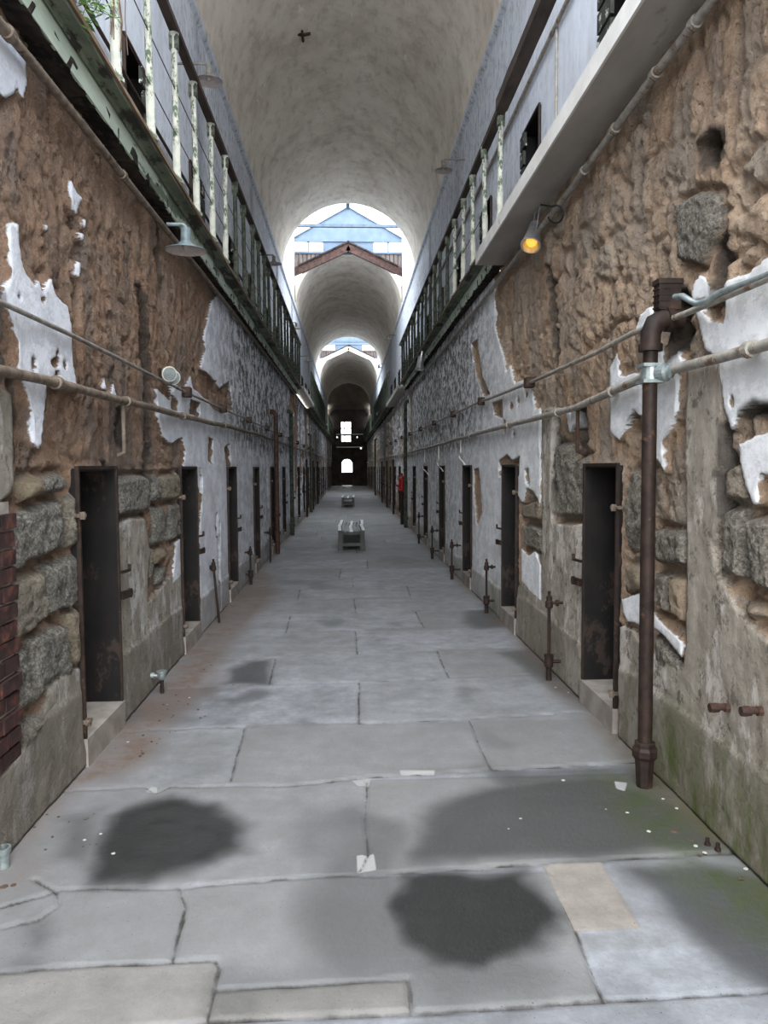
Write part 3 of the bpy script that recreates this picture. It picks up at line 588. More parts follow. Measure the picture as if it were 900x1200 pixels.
def vault(y0, y1, n, face):
    N = 40; vs = []; fs = []; T = 0.35
    ys = np.linspace(y0, y1, 40)
    prof = [(XC + RV * math.cos(PI * i / N), ZS + RV * math.sin(PI * i / N)) for i in range(N + 1)]
    mb = MB()
    for y in ys:
        for i, (x, z) in enumerate(prof):
            w = 0.0 if y in (y0, y1) else 1.0
            dz = 0.02 * w * math.sin(y * 1.7 + i * 0.5)
            vs.append((XC + (x - XC) * (1 + dz * .4), y, ZS + (z - ZS) * (1 + dz * .4)))
    for j in range(len(ys) - 1):
        for i in range(N):
            a = j * (N + 1) + i; fs.append((a, a + 1, a + N + 2, a + N + 1))
    o = len(vs)
    for y in (y0, y1):                      # outer skin of the vault, one ring at each end
        for i in range(N + 1):
            a = PI * i / N; vs.append((XC + (RV + .13) * math.cos(a), y, ZS + (RV + .13) * math.sin(a)))
    for i in range(N): fs.append((o + i, o + N + 1 + i, o + N + 2 + i, o + i + 1))
    for base, O in ((0, o), ((len(ys) - 1) * (N + 1), o + N + 1)):
        for i in range(N): fs.append((base + i, base + i + 1, O + i + 1, O + i))
    mb.add(vs, fs); ob = mb.build(n, M['vault'], smooth=True); tag(ob, kind='structure')
vault(*VAULTS[0], 'ceiling', 0); vault(*VAULTS[1], 'ceiling_middle', 1); vault(*VAULTS[2], 'ceiling_end', 2)
M['sidewall'] = mottled('pale_blue_lightwell', (196, 208, 222), (212, 222, 232), 3, 0.8, bump=0.005)
# lightwells with their glazed roofs
words = ['above the camera end', 'between the first two vaults', 'between the middle and end vaults']
for g, (y0, y1) in enumerate(GAPS):
    for s, X in ((-1, UL), (1, UR)):
        tag(MB().box((min(X, X + s * 0.2), y0, ZS), (max(X, X + s * 0.2), y1, ZE)).build('wall_lightwell_%s' % ('left' if s < 0 else 'right'), M['sidewall']), kind='structure')
    sk = empty('skylight', (XC, (y0 + y1) / 2, ZE), 'pitched glass skylight with thin blue-grey bars ' + words[g], 'skylight')
    cx, cy = XC, (y0 + y1) / 2
    L = (y1 - y0) / 2 - 0.02
    fr = MB(); hw = RV + 0.1
    fr.bar((0, -L, ZR - ZE), (0, L, ZR - ZE), 0.12, 0.12)
    for s in (-1, 1):
        fr.bar((s * hw, -L, 0), (s * hw, L, 0), 0.1, 0.1)
        for i in range(4):
            y = -L + 2 * L * i / 3; fr.bar((s * hw, y, 0), (0, y, ZR - ZE), 0.035, 0.05, (0, 1, 0))
    fr.build('frame', M['bluebar'], sk)
    for s in ((-1, 1) if g else ()):
        b = MB(); nz = Vector((s * (ZR - ZE), 0, hw)).normalized() * 0.01
        p = [Vector((s * hw, -L, 0.03)), Vector((s * hw, L, 0.03)), Vector((0, L, ZR - ZE + 0.03)), Vector((0, -L, ZR - ZE + 0.03))]
        b.add(p + [q + nz for q in p], [(0, 1, 2, 3), (7, 6, 5, 4), (0, 4, 5, 1), (1, 5, 6, 2), (2, 6, 7, 3), (3, 7, 4, 0)]); b.build('glass_pane', M['glass'], sk)
    tb = MB().bar((-hw + 0.35, 0, -0.32), (hw - 0.35, 0, -0.32), 0.10, 0.09); tb.build('tie_bar', M['bluebar'], sk)
    rd = MB()
    for s in (-1, 1):
        rd.tube([(s * hw * 0.96, 0, 0.03), (s * hw * .5, 0, 0.38)], 0.012, 6); rd.tube([(s * hw * .5, 0, 0.38), (s * hw * .5, 0, -0.32)], 0.015, 6)
    rd.tube([(-hw * .5, 0, 0.38), (hw * .5, 0, 0.38)], 0.012, 6)
    rd.build('tie_rod', M['bluebar'], sk)
    if g == 0: continue
    # gable at the far side of the well, standing on the next vault
    Y = y1 + 0.02
    ga = empty('gable_wall', (XC, Y, ZS), 'blue clad gable with four bright windows over dark boards, %s' % (('seen through the nearer vault opening', 'small, seen through the farther vault opening')[g - 1]), 'gable')
    hw = RV + 0.15; e = ZE - ZS; r = ZR - ZS
    MB().add([(-hw, 0, e), (hw, 0, e), (0, 0, r), (-hw, 0.12, e), (hw, 0.12, e), (0, 0.12, r)], [(0, 1, 2), (5, 4, 3), (0, 3, 4, 1), (1, 4, 5, 2), (2, 5, 3, 0)]).build('pediment', M['blue'], ga)
    wb = MB(); z0, z1 = e - 0.48, e
    wb.bar((-hw, 0.03, z1 - .04), (hw, 0.03, z1 - .04), 0.16, 0.09); wb.bar((-hw, 0.03, z0 + .03), (hw, 0.03, z0 + .03), 0.16, 0.07)
    wb.box((-0.85, 0, z0), (0.85, 0.12, z1 - 0.03))
    for x in (-1.95, -1.38, -0.85, 0.85, 1.38, 1.95): wb.box((x - 0.035, -0.02, z0), (x + 0.035, 0.12, z1))
    wb.build('window_band', M['blue'], ga)
    for x in (-1.665, -1.115, 1.115, 1.665): MB().box((x - 0.24, 0.05, z0 + 0.05), (x + 0.24, 0.06, z1 - 0.07)).build('window_pane', M['glass'], ga)
    ap = RV + 0.22; bw = MB(); zl = lambda x: ap + 0.05 - 0.95 * abs(x) / hw
    for s in (-1, 1):
        P = [(s * 0.3, 0, min(zl(.3), z0 - .01)), (s * hw, 0, zl(hw)), (s * hw, 0, z0), (s * 0.3, 0, z0)]
        bw.add(P + [(a, .1, c) for a, b, c in P], [(0, 1, 2, 3), (7, 6, 5, 4), (0, 4, 5, 1), (1, 5, 6, 2), (2, 6, 7, 3), (3, 7, 4, 0)])
    bw.build('board_wall', M['boards'], ga)
    tb = MB()
    for s in (-1, 1):
        tb.bar((s * -0.03, -0.12, ap - .03), (s * (hw - 0.05), -0.12, ap - 0.93), 0.12, 0.27, (0, 0, 1))
        tb.bar((s * (hw - 0.12), -0.1, ap - 0.9), (s * (hw - 0.12), -0.1, 0.2), 0.1, 0.1, (0, 1, 0))
    tb.build('bargeboard', M['gablewood'] if g == 1 else M['vault'], ga)
    tp = MB()
    for s in (-1, 1): tp.bar((s * -0.03, -0.14, ap + 0.14), (s * (hw - 0.3), -0.14, ap - 0.68), 0.2, 0.05, (0, 0, 1))
    tp.build('roof_edge', M['rot'], ga)
    MB().box((-0.07, -0.05, r - 0.05), (0.07, 0.1, r + 0.14)).build('finial', M['bluebar'], ga)

# ------------------------------------------------------------------ cell doorways
def doorway(i, X, side, y0, y1, z0=ZD0, z1=ZD1, depth=0.55, upperf=False, wallname='left'):
    s = side; xo = X - s * 0.018; xi = X + s * depth
    xs = lambda a, b: (min(a, b), max(a, b))
    e = empty('door_%d' % i, (X, (y0 + y1) / 2, z0)); tag(e, kind='structure')
    def B(x0, x1, ya, yb, za, zb, name, m, mb=None):
        a, b = xs(x0, x1); q = (mb or MB()).box((a - X, ya - (y0 + y1) / 2, za - z0), (b - X, yb - (y0 + y1) / 2, zb - z0))
        return q.build(name, m, e) if name else q
    t = 0.012
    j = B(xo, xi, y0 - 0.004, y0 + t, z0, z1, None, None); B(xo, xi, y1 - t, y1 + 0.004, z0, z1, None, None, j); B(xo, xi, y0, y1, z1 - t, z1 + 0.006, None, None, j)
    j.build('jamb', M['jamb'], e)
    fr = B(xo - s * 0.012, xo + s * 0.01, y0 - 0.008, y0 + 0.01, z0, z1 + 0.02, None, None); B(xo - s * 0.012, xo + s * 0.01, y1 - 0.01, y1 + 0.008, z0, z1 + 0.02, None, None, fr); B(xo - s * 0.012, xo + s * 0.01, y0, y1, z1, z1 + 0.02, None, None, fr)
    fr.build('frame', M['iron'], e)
    B(xi - s * 0.02, xi + s * 0.03, y0 - 0.01, y1 + 0.01, z0 - 0.02, z1 + 0.02, 'door_panel', M['dark'])  # near-black back panel stands in for the unlit cell
    if not upperf: B(xo - s * 0.02, xi, y0 - 0.01, y1 + 0.01, z0 - 0.16, z0 + 0.004, 'sill', M['sill'])
    else: B(X, xi, y0 - 0.01, y1 + 0.01, z0 - 0.05, z0 + 0.004, 'sill', M['sill'])
    if upperf:
        fl = MB()
        for kx in range(7):
            za = z0 + (z1 - z0) * kx / 7; B(xo - s * 0.03, xo, y1 - random.uniform(.12, .3), y1 + 0.02, za, za + 0.14, None, None, fl)
        fl.build('flaking_shutter', M['flake'], e)
    if y0 < 40 and not upperf:
        for hz in (z0 + 0.1, z1 - 0.25):
            q = MB(); c = Vector((-s * 0.045, y0 - 0.012 - (y0 + y1) / 2, hz - z0))
            q.lathe([(0.016, -0.02), (0.018, 0.0), (0.016, 0.02)], c, (0, 0, 1), 10); q.bar(c, c + Vector((s * 0.06, 0, 0)), 0.02, 0.02); q.bar(c + Vector((0, 0.0, 0)), c + Vector((0, 0.05, 0)), 0.012, 0.02)
            q.build('hinge', M['pipe_left'], e)
        for hz in (z0 + 0.83, z0 + 0.68):
            q = MB(); c = Vector((-s * 0.03, y1 + 0.02 - (y0 + y1) / 2, hz - z0))
            if hz > z0 + 0.8: q.bar(c, c + Vector((-s * 0.02, 0.13, 0)), 0.015, 0.018); q.bar(c + Vector((-s * 0.02, 0.12, 0)), c + Vector((-s * 0.02, 0.12, 0.04)), 0.012, 0.02)
            else:
                q.bar(c, c + Vector((-s * 0.02, 0.1, 0)), 0.02, 0.05)
                q.lathe([(0.012, -.01), (0.03, -.01), (0.03, .01), (0.012, .01)], c + Vector((-s * 0.02, 0.125, 0)), (1, 0, 0), 14)
            q.build('latch', M['iron'], e)
M['sill'] = mottled('worn_sill', (128, 120, 112), (152, 144, 136), 7, 0.85)
M['flake'] = mottled('flaking_dark_paint', (40, 42, 38), (58, 60, 54), 12, 0.8, 0, (190, 194, 186), thr=0.58)
n = 1
for y0, y1 in LDOORS: doorway(n, XL, -1, y0, y1); n += 1
for y0, y1 in RDOORS: doorway(n, XR, 1, y0, y1); n += 1
for y0, y1 in UD_L: doorway(n, UL, -1, y0, y1, UZ0, UZ1, 0.4, True); n += 1
for y0, y1 in UD_R: doorway(n, UR, 1, y0, y1, UZ0, UZ1, 0.4, True); n += 1

# ------------------------------------------------------------------ galleries
def gallery(side, X, y0, y1, label, grey=False):
    s = side; z = EYE + (2.01 if side < 0 else 2.12); U = UL if side < 0 else UR
    if grey: z = EYE + 2.12
    e = empty('gallery_walkway', (X, (y0 + y1) / 2, z), label, 'walkway'); a, b = y0 - (y0 + y1) / 2, y1 - (y0 + y1) / 2
    if grey:
        MB().prism([(s * .03, 0), (-s * 0.27, 0), (-s * 0.27, 0.015), (s * (abs(U) - abs(X)), 0.015), (s * (abs(U) - abs(X)), 0)], a, b).build('soffit', M['greyslab'], e)
        MB().prism([(-s * 0.27, -0.0), (-s * 0.285, -0.0), (-s * 0.285, 0.12), (-s * 0.27, 0.12)], a, b).build('edge_board', M['whiteedge'] if y0 < 5 else M['greyslab'], e)
        MB().prism([(-s * 0.27, 0.05), (-s * 0.27, 0.11), (s * (abs(U) - abs(X)), 0.11), (s * (abs(U) - abs(X)), 0.05)], a, b).build('deck', M['greyslab'], e)
        return e
    segs = max(8, int((b - a) / 0.06))
    MB().prism([(s * .03, 0.0), (-s * 0.10, 0.0), (-s * 0.10, 0.07), (s * .03, 0.07)], a, b, min(segs, 400), 0.011).build('rotted_beam', M['rot'], e)
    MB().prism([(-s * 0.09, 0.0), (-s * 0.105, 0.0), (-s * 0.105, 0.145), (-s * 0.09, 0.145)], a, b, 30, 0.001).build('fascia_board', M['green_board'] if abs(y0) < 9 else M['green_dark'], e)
    MB().prism([(-s * 0.09, 0.145), (-s * 0.12, 0.125), (-s * 0.135, 0.145), (-s * 0.2, 0.145), (-s * 0.2, 0.165), (-s * 0.09, 0.165)], a, b, 30, 0.001).build('moulding', M['green_dark'], e)
    MB().prism([(-s * 0.19, 0.165), (-s * 0.215, 0.165), (-s * 0.215, 0.19), (s * (abs(U) - abs(X)), 0.19), (s * (abs(U) - abs(X)), 0.165)], a, b, 60, 0.003).build('deck', M['lip'], e)
    return e
gallery(-1, XL, 0.2, 21.4, 'long left gallery walkway edged in peeling pale green boards, nearer the camera')
gallery(-1, XL, 27.5, 43.8, 'left gallery walkway with dark green edge below the second vault')
gallery(-1, XL, 43.8, YEND, 'left gallery walkway farthest down the corridor')
gallery(1, XR, 0.2, 8.2, 'pale grey boxed gallery walkway above the near right wall', True)
gallery(1, XR, 8.22, 21.4, 'right gallery walkway with green edge beyond the grey boxed stretch')
gallery(1, XR, 27.5, 43.8, 'right gallery walkway with dark green edge below the second vault')
gallery(1, XR, 43.8, YEND, 'right gallery walkway farthest down the corridor')
gallery(-1, XL, 21.42, 27.48, 'pale boxed walkway across the left lightwell', True); gallery(1, XR, 21.42, 27.48, 'pale boxed walkway across the right lightwell', True)

def railing(side, X, y0, y1, first, step, label, dark=False, panel=False, dark_from=1e9):
    s = side; xp = X - s * 0.185; zb = EYE + (2.01 if s < 0 else 2.12) + 0.19; zt = EYE + 3.33
    e = empty('gallery_railing', (xp, y0, zb), label, 'railing')
    T = lambda x, y, z: (x - xp, y - y0, z - zb)
    MB().prism([(-.035, zt - zb), (.035, zt - zb), (.04, zt - zb + .03), (.02, zt - zb + .06), (-.02, zt - zb + .06), (-.04, zt - zb + .03)], 0, y1 - y0).build('top_rail', M['rail'], e)
    k = 0; y = first
    proto = None
    while y < y1 - 0.1 and k < 100:
        if y > dark_from and not dark: dark = True; proto = None  # farther posts have their shade put into a darker paint
        if proto is None:
            h = zt - zb
            q = MB().lathe([(0.045, 0), (0.045, 0.02), (0.03, 0.04), (0.031, 0.30), (0.026, 0.34), (0.024, h - 0.14), (0.032, h - 0.12), (0.032, h - 0.04), (0.04, h)], (0, 0, 0), (0, 0, 1), 12)
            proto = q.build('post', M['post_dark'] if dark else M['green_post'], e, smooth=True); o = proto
            br = MB().box((-0.035, -0.03, h - 0.13), (0.035, 0.03, h - 0.01)).build('bracket', M['green_dark'], o, bevel=0.008)
        else:
            o = proto.copy(); COL.objects.link(o); o.parent = e; b2 = br.copy(); COL.objects.link(b2); b2.parent = o
        o.location = (0, y - y0, 0); o.rotation_euler = (random.uniform(-.02, .02), random.uniform(-.015, .015), 0)
        y += step; k += 1
    w = MB()
    for zz in (0.36, 0.7): w.tube([T(xp, y0, zb + zz), T(xp, y1, zb + zz + .01)], 0.004, 5)
    w.build('wire', M['rust'], e)
    if panel: MB().box((-0.01, 0, 0.02), (0.01, y1 - y0, zt - zb)).build('side_panel', M['panelgreen'], e)
    return e
M['panelgreen'] = mottled('green_sheet_panel', (92, 104, 86), (116, 128, 106), 2, 0.7, 0, (74, 84, 68), sc=(1, .3, 1))
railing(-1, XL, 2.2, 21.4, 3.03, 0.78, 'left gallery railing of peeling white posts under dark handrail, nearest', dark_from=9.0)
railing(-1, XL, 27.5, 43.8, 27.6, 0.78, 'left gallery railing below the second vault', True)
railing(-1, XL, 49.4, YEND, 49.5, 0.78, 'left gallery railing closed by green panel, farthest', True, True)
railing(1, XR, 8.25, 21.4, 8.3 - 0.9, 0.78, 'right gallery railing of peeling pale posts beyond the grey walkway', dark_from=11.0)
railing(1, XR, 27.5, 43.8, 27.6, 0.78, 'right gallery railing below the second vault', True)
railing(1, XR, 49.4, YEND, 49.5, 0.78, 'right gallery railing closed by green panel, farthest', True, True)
# the loose heavy handrail at the upper right
def obj1(mb, name, m, label, cat, group=None, smooth=False, bevel=0):
    # put the origin at the base centre of the shape
    v = np.array(mb.v); c = ((v[:, 0].min() + v[:, 0].max()) / 2, (v[:, 1].min() + v[:, 1].max()) / 2, v[:, 2].min())
    mb.v = [(p[0] - c[0], p[1] - c[1], p[2] - c[2]) for p in mb.v]
    o = mb.build(name, m, smooth=smooth, bevel=bevel); o.location = c; return tag(o, label, cat, group)
xr = XR - 0.185
obj1(MB().prism([(xr - .06, EYE + 3.30), (xr + .05, EYE + 3.30), (xr + .05, EYE + 3.40), (xr - .06, EYE + 3.40)], 1.8, 7.3, 20, .003), 'timber_rail', M['rail'], 'thick dark timber handrail overhead at upper right, beside white wall', 'handrail')
obj1(MB().box((xr - .04, 7.2, EYE + 3.30), (xr + .04, 8.3, EYE + 3.36)), 'rail_joint', M['rail'], 'short dark rail piece joining heavy handrail to thinner one on right', 'rail')
obj1(MB().tube([(UR - 0.03, y, EYE + 3.9 - 0.0) for y in (1.5, 6, 12, 21.3)], 0.022, 8), 'upper_conduit', M['pipe'], 'pale conduit running along upper right wall above gallery doors', 'conduit')
obj1(MB().tube([(UR - 0.015, 7.0, EYE + 3.9), (UR - 0.015, 7.0, EYE + 2.9)], 0.014, 8), 'drop_conduit', M['pipe'], 'thin rust-stained vertical conduit dropping down upper right wall', 'conduit')
for dz, t in ((0, 'lower'), (0.16, 'upper')):
    obj1(MB().tube([(UL + 0.03, y, EYE + 3.0 + dz) for y in (1.5, 6, 12, 21.3)], 0.016, 8), 'upper_conduit', M['rail'], 'dark conduit behind left railing, %s of the pair on upper wall' % t, 'conduit')
# cornice strips at the springing
for s, X, t in ((-1, UL, 'left'), (1, UR, 'right')):
    tag(MB().prism([(X, ZS - 0.12), (X - s * 0.05, ZS - 0.08), (X - s * 0.05, ZS), (X, ZS)], -1, YEND, 1).build('trim_%s' % t, M['upper']), kind='structure')

# ------------------------------------------------------------------ pipes along the walls
def run_pipe(name, side, X, pts, r, m, label, off=0.05, cat='pipe', boxes=(), clips=None, boxm=None):
    s = side; xp = X - s * off
    P = [onx(p[0], p[1], xp) for p in pts]; P.sort(key=lambda q: q[1])
    P[0] = P[0] + (P[0] - P[1]) * max(0, (P[0][1] - 1.4)) / max(1e-3, (P[1][1] - P[0][1])) if P[0][1] > 1.4 else P[0]
    P.append(np.array([xp, YEND - 0.3, P[-1][2]]))
    pts3 = []
    for a, b in zip(P[:-1], P[1:]):
        k = max(1, int((b[1] - a[1]) / 0.7))
        for i in range(k): pts3.append(a + (b - a) * i / k)
    pts3.append(P[-1])
    for i in range(1, len(pts3) - 1): pts3[i] = pts3[i] + np.array([0, 0, random.uniform(-.006, .006)])
    c = pts3[len(pts3) // 2]
    e = empty(name, tuple(c), label, cat)
    MB().tube([tuple(p - c) for p in pts3], r, 12).build('pipe_run', m, e, smooth=True)
    ys = [p[1] for p in pts3]; zs = [p[2] for p in pts3]
    for by in boxes:
        z = np.interp(by, ys, zs)
        MB().box((-0.04, -0.055, -0.045), (0.04, 0.055, 0.045)).build('junction_box', boxm or M['boxm'], e, bevel=0.006).location = (X - s * 0.045 - c[0], by - c[1], z - c[2])
    for cy in (clips or []):
        z = np.interp(cy, ys, zs)
        MB().lathe([(r * 1.45, -0.022), (r * 1.45, 0.022)], (0, 0, 0), (0, 1, 0), 12).build('coupling', m, e).location = (xp - c[0], cy - c[1], z - c[2])
    return e
run_pipe('wall_pipe', -1, XL, [(-40, 423), (0, 433), (60, 448), (140, 469), (230, 491), (300, 508)], 0.024, M['pipe_left'], 'thick dusty pipe along left wall, lower of its two runs', 0.05, clips=[2.9, 3.9, 5.1, 6.8, 9])
run_pipe('wall_cable', -1, XL, [(-40, 335), (0, 355), (85, 393), (170, 436), (215, 458), (300, 496)], 0.012, M['cable'], 'thin cable along left wall above the thick pipe, with rusty boxes', 0.04, 'cable', boxes=[7.0, 9.0, 11.3, 13.8, 16.5, 19, 22, 25, 28, 31])
run_pipe('gallery_conduit', -1, XL, [(0, 28), (33, 68), (100, 150), (150, 213), (190, 263), (262, 352), (330, 440)], 0.022, M['pipe_left'], 'dusty conduit running just under the left gallery', 0.06, 'conduit', clips=[3.45, 5.1])
run_pipe('wall_pipe', 1, XR, [(960, 382), (900, 402), (845, 420), (760, 440), (675, 478), (600, 497), (500, 525)], 0.024, M['pipe'], 'thick pale pipe along right wall, lower of its two runs', 0.05, clips=[3.0, 4.6, 5.8, 7.6, 10])
run_pipe('wall_cable', 1, XR, [(762, 383), (740, 392), (700, 412), (627, 446), (560, 472), (500, 500), (470, 513)], 0.015, M['pipe'], 'thin conduit along right wall with rusty junction boxes', 0.045, 'conduit', boxes=[6.75, 9.2, 11.7, 14.3, 17, 20, 23, 26, 29, 32])
run_pipe('gallery_conduit', 1, XR, [(835, 0), (770, 85), (700, 180), (650, 247), (615, 290), (560, 360), (520, 410)], 0.022, M['pipe'], 'pale conduit running just under the right gallery', 0.05, 'conduit', clips=[3.55, 4.0, 4.6, 5.2])
# far left lower long pipe pair beyond
def vp(side, X, D, z0, z1, r, m, label, off=0.1, topleg=None, collars=(), name='standpipe', ball=None):
    s = side; x = X - s * off; e = empty(name, (x, D, z0), label, 'pipe')
    pts = [(0, 0, 0), (0, 0, z1 - z0)]
    if topleg == 'elbow': pts = [(0, 0, 0), (0, 0, z1 - z0 - 0.06), (s * 0.03, 0, z1 - z0 - 0.015), (s * 0.06, 0, z1 - z0), (s * (off + 0.04), 0, z1 - z0)]
    MB().tube(pts, r, 14).build('riser', m, e, smooth=True)
    for cz in collars: MB().lathe([(r, -0.03), (r * 1.35, -0.03), (r * 1.35, 0.03), (r, 0.03)], (0, 0, cz), (0, 0, 1), 14).build('collar', m, e)
    return e
# near right standpipe
p = onz(755, 922); D = float(p[1]); xs_ = float(p[0])
e = empty('standpipe', (xs_, D, 0), 'tall rusty brown standpipe with elbow, standing before near right wall', 'pipe')
zt = float(ony(761, 388, D)[2]); off = XR - xs_
MB().tube([(0, 0, 0), (0, 0, zt - 0.03)], 0.036, 18).build('riser', M['iron'], e, smooth=True)
MB().lathe([(0.040, 0.0), (0.043, 0.02), (0.05, 0.13), (0.052, 0.15), (0.066, 0.17), (0.066, 0.2), (0.054, 0.215), (0.054, 0.235), (0.045, 0.24)], (0, 0, -0.002), (0, 0, 1), 8).build('base_collar', M['iron'], e)
el = MB(); el.tube([(0, 0, zt - 0.08), (0, 0, zt - 0.01), (0.02, 0, zt + 0.035), (0.06, 0, zt + 0.055), (off + 0.02, 0, zt + 0.055)], [0.048, 0.05, 0.052, 0.05, 0.048], 16)
el.lathe([(0.058, 0), (0.058, 0.035)], (0, 0, zt - 0.1), (0, 0, 1), 16); el.lathe([(0.06, 0), (0.06, 0.03)], (0.075, 0, zt + 0.055), (1, 0, 0), 16)
el.build('elbow', M['iron'], e, smooth=True)
zc = float(ony(760, 438, D)[2])
q = MB(); q.lathe([(0.047, -0.045), (0.047, 0.045)], (0, 0, zc), (0, 0, 1), 16)
for s in (-1, 1): q.box((-.052, -.052, zc + s * .04 - .008), (.052, .052, zc + s * .04 + .008))
q.build('pipe_clamp', M['galv'], e)
MB().lathe([(0.03, 0), (0.045, 0.005), (0.045, 0.05), (0.032, 0.06), (0.032, 0.075), (0.015, 0.08)], (0.03, -0.02, zc), (0.55, -0.8, 0), 16).build('clamp_cap', M['galv'], e)
pb = ony(782, 357, D + 0.02)
b = MB().box((-0.055, -0.035, -0.07), (0.055, 0.035, 0.075)); b.box((-0.062, -0.042, 0.055), (0.062, 0.042, 0.08))
for k in range(4): b.box((-0.06, -0.038, -0.06 + k * 0.03), (0.0, 0.038, -0.052 + k * 0.03))
o = obj1(b, 'junction_box', M['iron'], 'rusty ribbed iron box perched on the elbow of the tall right standpipe', 'box'); o.location = (float(pb[0]), float(pb[1]), zt + 0.105)
hc = [(791, 348), (800, 347), (808, 352), (816, 356), (828, 353), (845, 342), (870, 334), (900, 322), (960, 296)]
xx = [XR - .13, XR - .13, XR - .12, XR - .1, XR - .08, XR - .06, XR - .05, XR - .05, XR - .05]
obj1(MB().tube([tuple(onx(a[0], a[1], x)) for a, x in zip(hc, xx)], 0.014, 12), 'bent_conduit', M['galv'], 'smooth grey bent conduit leaving the rusty box towards the right edge', 'conduit', smooth=True)
# other standpipes
def floorD(side, X, px, py): return float(onx(px, py, X)[1])
e = vp(-1, XL, 900 * 1.37 / (409 - 325), 0, EYE + (547 - 482) / 900 * 14.6, 0.045, M['rust'], 'rusty standpipe with bent top on the left wall', 0.12, 'elbow', (0.75, 0.4))
vp(-1, XL, 900 * 1.38 / (409 - 342.5), 0, EYE + 1.35, 0.05, M['post_dark'], 'green standpipe with bent top just past rusty one on left', 0.11, 'elbow', (0.25,))
vp(1, XR, 900 * 1.53 / (475.5 - 409), 0, EYE + 1.75, 0.05, M['post_dark'], 'green standpipe with bent top beside red call point on right', 0.11, 'elbow', (0.25,))
vp(1, XR, 900 * 1.53 / (440 - 409), 0, EYE + 1.6, 0.05, M['post_dark'], 'green standpipe far along right wall', 0.11, 'elbow')
vp(-1, XL, 900 * 1.38 / (409 - 365), 0, EYE + 1.2, 0.05, M['post_dark'], 'dark standpipe farther along left wall', 0.11, 'elbow')
for k, D in enumerate((25.5, 30.0, 34.5)):
    vp(-1, XL, D, 0, 1.9, 0.035, M['iron'], 'thin dark riser on left wall beyond the green standpipes, %s of three' % ORD[k], 0.1)
    vp(1, XR, D + 1.1, 0, 1.9, 0.035, M['iron'], 'thin dark riser on right wall past the red call point, %s of three' % ORD[k], 0.1)
# radiator valve pipes at the wall foot
def valve_pipe(side, X, px, pyb, pyt, label, style=0, lean=0.0):
    s = side; off = 0.09; 
    p = onz(px, pyb); D = float(p[1]); x = float(p[0]); x = min(max(x, XL + 0.06), XR - 0.06); h = float(ony(px, pyt, D)[2]); wall = (X - x)
    e = empty('valve_pipe', (x, D, 0), label, 'pipe')
    MB().tube([(0, 0, 0), (lean, 0, h - 0.08)], 0.013, 8).build('riser', M['iron'], e, smooth=True)
    q = MB().lathe([(0.02, 0), (0.03, 0.01), (0.03, 0.05), (0.022, 0.06), (0.022, 0.09), (0.012, 0.1), (0.012, 0.13), (0.0, 0.13)], (lean, 0, h - 0.13), (0, 0, 1), 12)
    q.tube([(lean, 0, h - 0.09), (wall * 0.95, 0, h - 0.09)], 0.012, 8); q.lathe([(0.024, 0), (0.024, 0.02)], (lean + wall * 0.45, 0, h - 0.09), (1, 0, 0), 10)
    q.build('top_valve', M['iron'], e)
    if style == 0:
        q = MB().lathe([(0.022, 0.0), (0.022, 0.1), (0.034, 0.11), (0.034, 0.18), (0.038, 0.185), (0.038, 0.2), (0.016, 0.205)], (lean * .15, 0, 0), (0, 0, 1), 12)
        q.tube([(0, 0, 0.145), (wall * 0.95, 0, 0.145)], 0.013, 8); q.build('base_valve', M['iron'], e)
    return e
valve_pipe(1, XR, 643, 797, 693, 'dark upright valve pipe between the first and second right doorways')
valve_pipe(1, XR, 570, 719, 655, 'upright valve pipe between the second and third right doorways')
valve_pipe(1, XR, 529.5, 679, 632, 'upright valve pipe between the third and fourth right doorways')
valve_pipe(1, XR, 506.5, 655, 616, 'upright valve pipe between the fourth and fifth right doorways')
valve_pipe(1, XR, 491, 637, 600, 'upright valve pipe between the fifth and sixth right doorways')
valve_pipe(-1, XL, 257, 730, 655, 'leaning valve pipe past second left doorway', 1, -0.05)
valve_pipe(-1, XL, 294, 685, 640, 'dark valve pipe past the third left doorway', 0)
valve_pipe(-1, XL, 317, 659, 618, 'thin valve pipe in front of rusty standpipe on left', 1)
# small tap pipe by the left wall
p = onz(190, 812); e = empty('floor_tap', (float(p[0]), float(p[1]), 0), 'short pipe stub with tap head at foot of left wall, near first doorway', 'tap')
MB().tube([(0, 0, 0), (0, 0, 0.13)], 0.014, 10).build('riser', M['iron'], e, smooth=True)
q = MB().lathe([(0.02, 0.1), (0.032, 0.12), (0.032, 0.15), (0.038, 0.155), (0.038, 0.165), (0.02, 0.17)], (0, 0, 0), (0, 0, 1), 14)
q.tube([(0, 0, 0.13), (XL - p[0], 0, 0.13)], 0.014, 10); q.lathe([(0.022, 0), (0.022, 0.03)], ((XL - p[0]) * .5, 0, 0.13), (-1, 0, 0), 10); q.build('tap_head', M['galv'], e, smooth=True)
# stub at the lower left and the bolts at the right
p = onz(4, 1016); obj1(MB().lathe([(0.026, 0), (0.026, 0.06), (0.032, 0.062), (0.032, 0.085), (0.024, 0.085), (0.022, 0.03), (0.0, 0.03)], (float(p[0]), float(p[1]), 0), (0, 0, 1), 18), 'pipe_stub', M['galv'], 'short open grey pipe stub on floor at lower left edge', 'pipe', smooth=True)
for (a, b_), t in (((829, 991), 'left'), ((841, 997), 'right')):
    p = onz(a, b_); obj1(MB().lathe([(0.014, 0), (0.014, 0.012), (0.009, 0.014), (0.009, 0.035)], (float(p[0]), float(p[1]), 0), (0, 0, 1), 8), 'floor_bolt', M['iron'], 'small rusty bolt sticking out of floor at lower right, %s of two' % t, 'bolt', 'floor bolts')
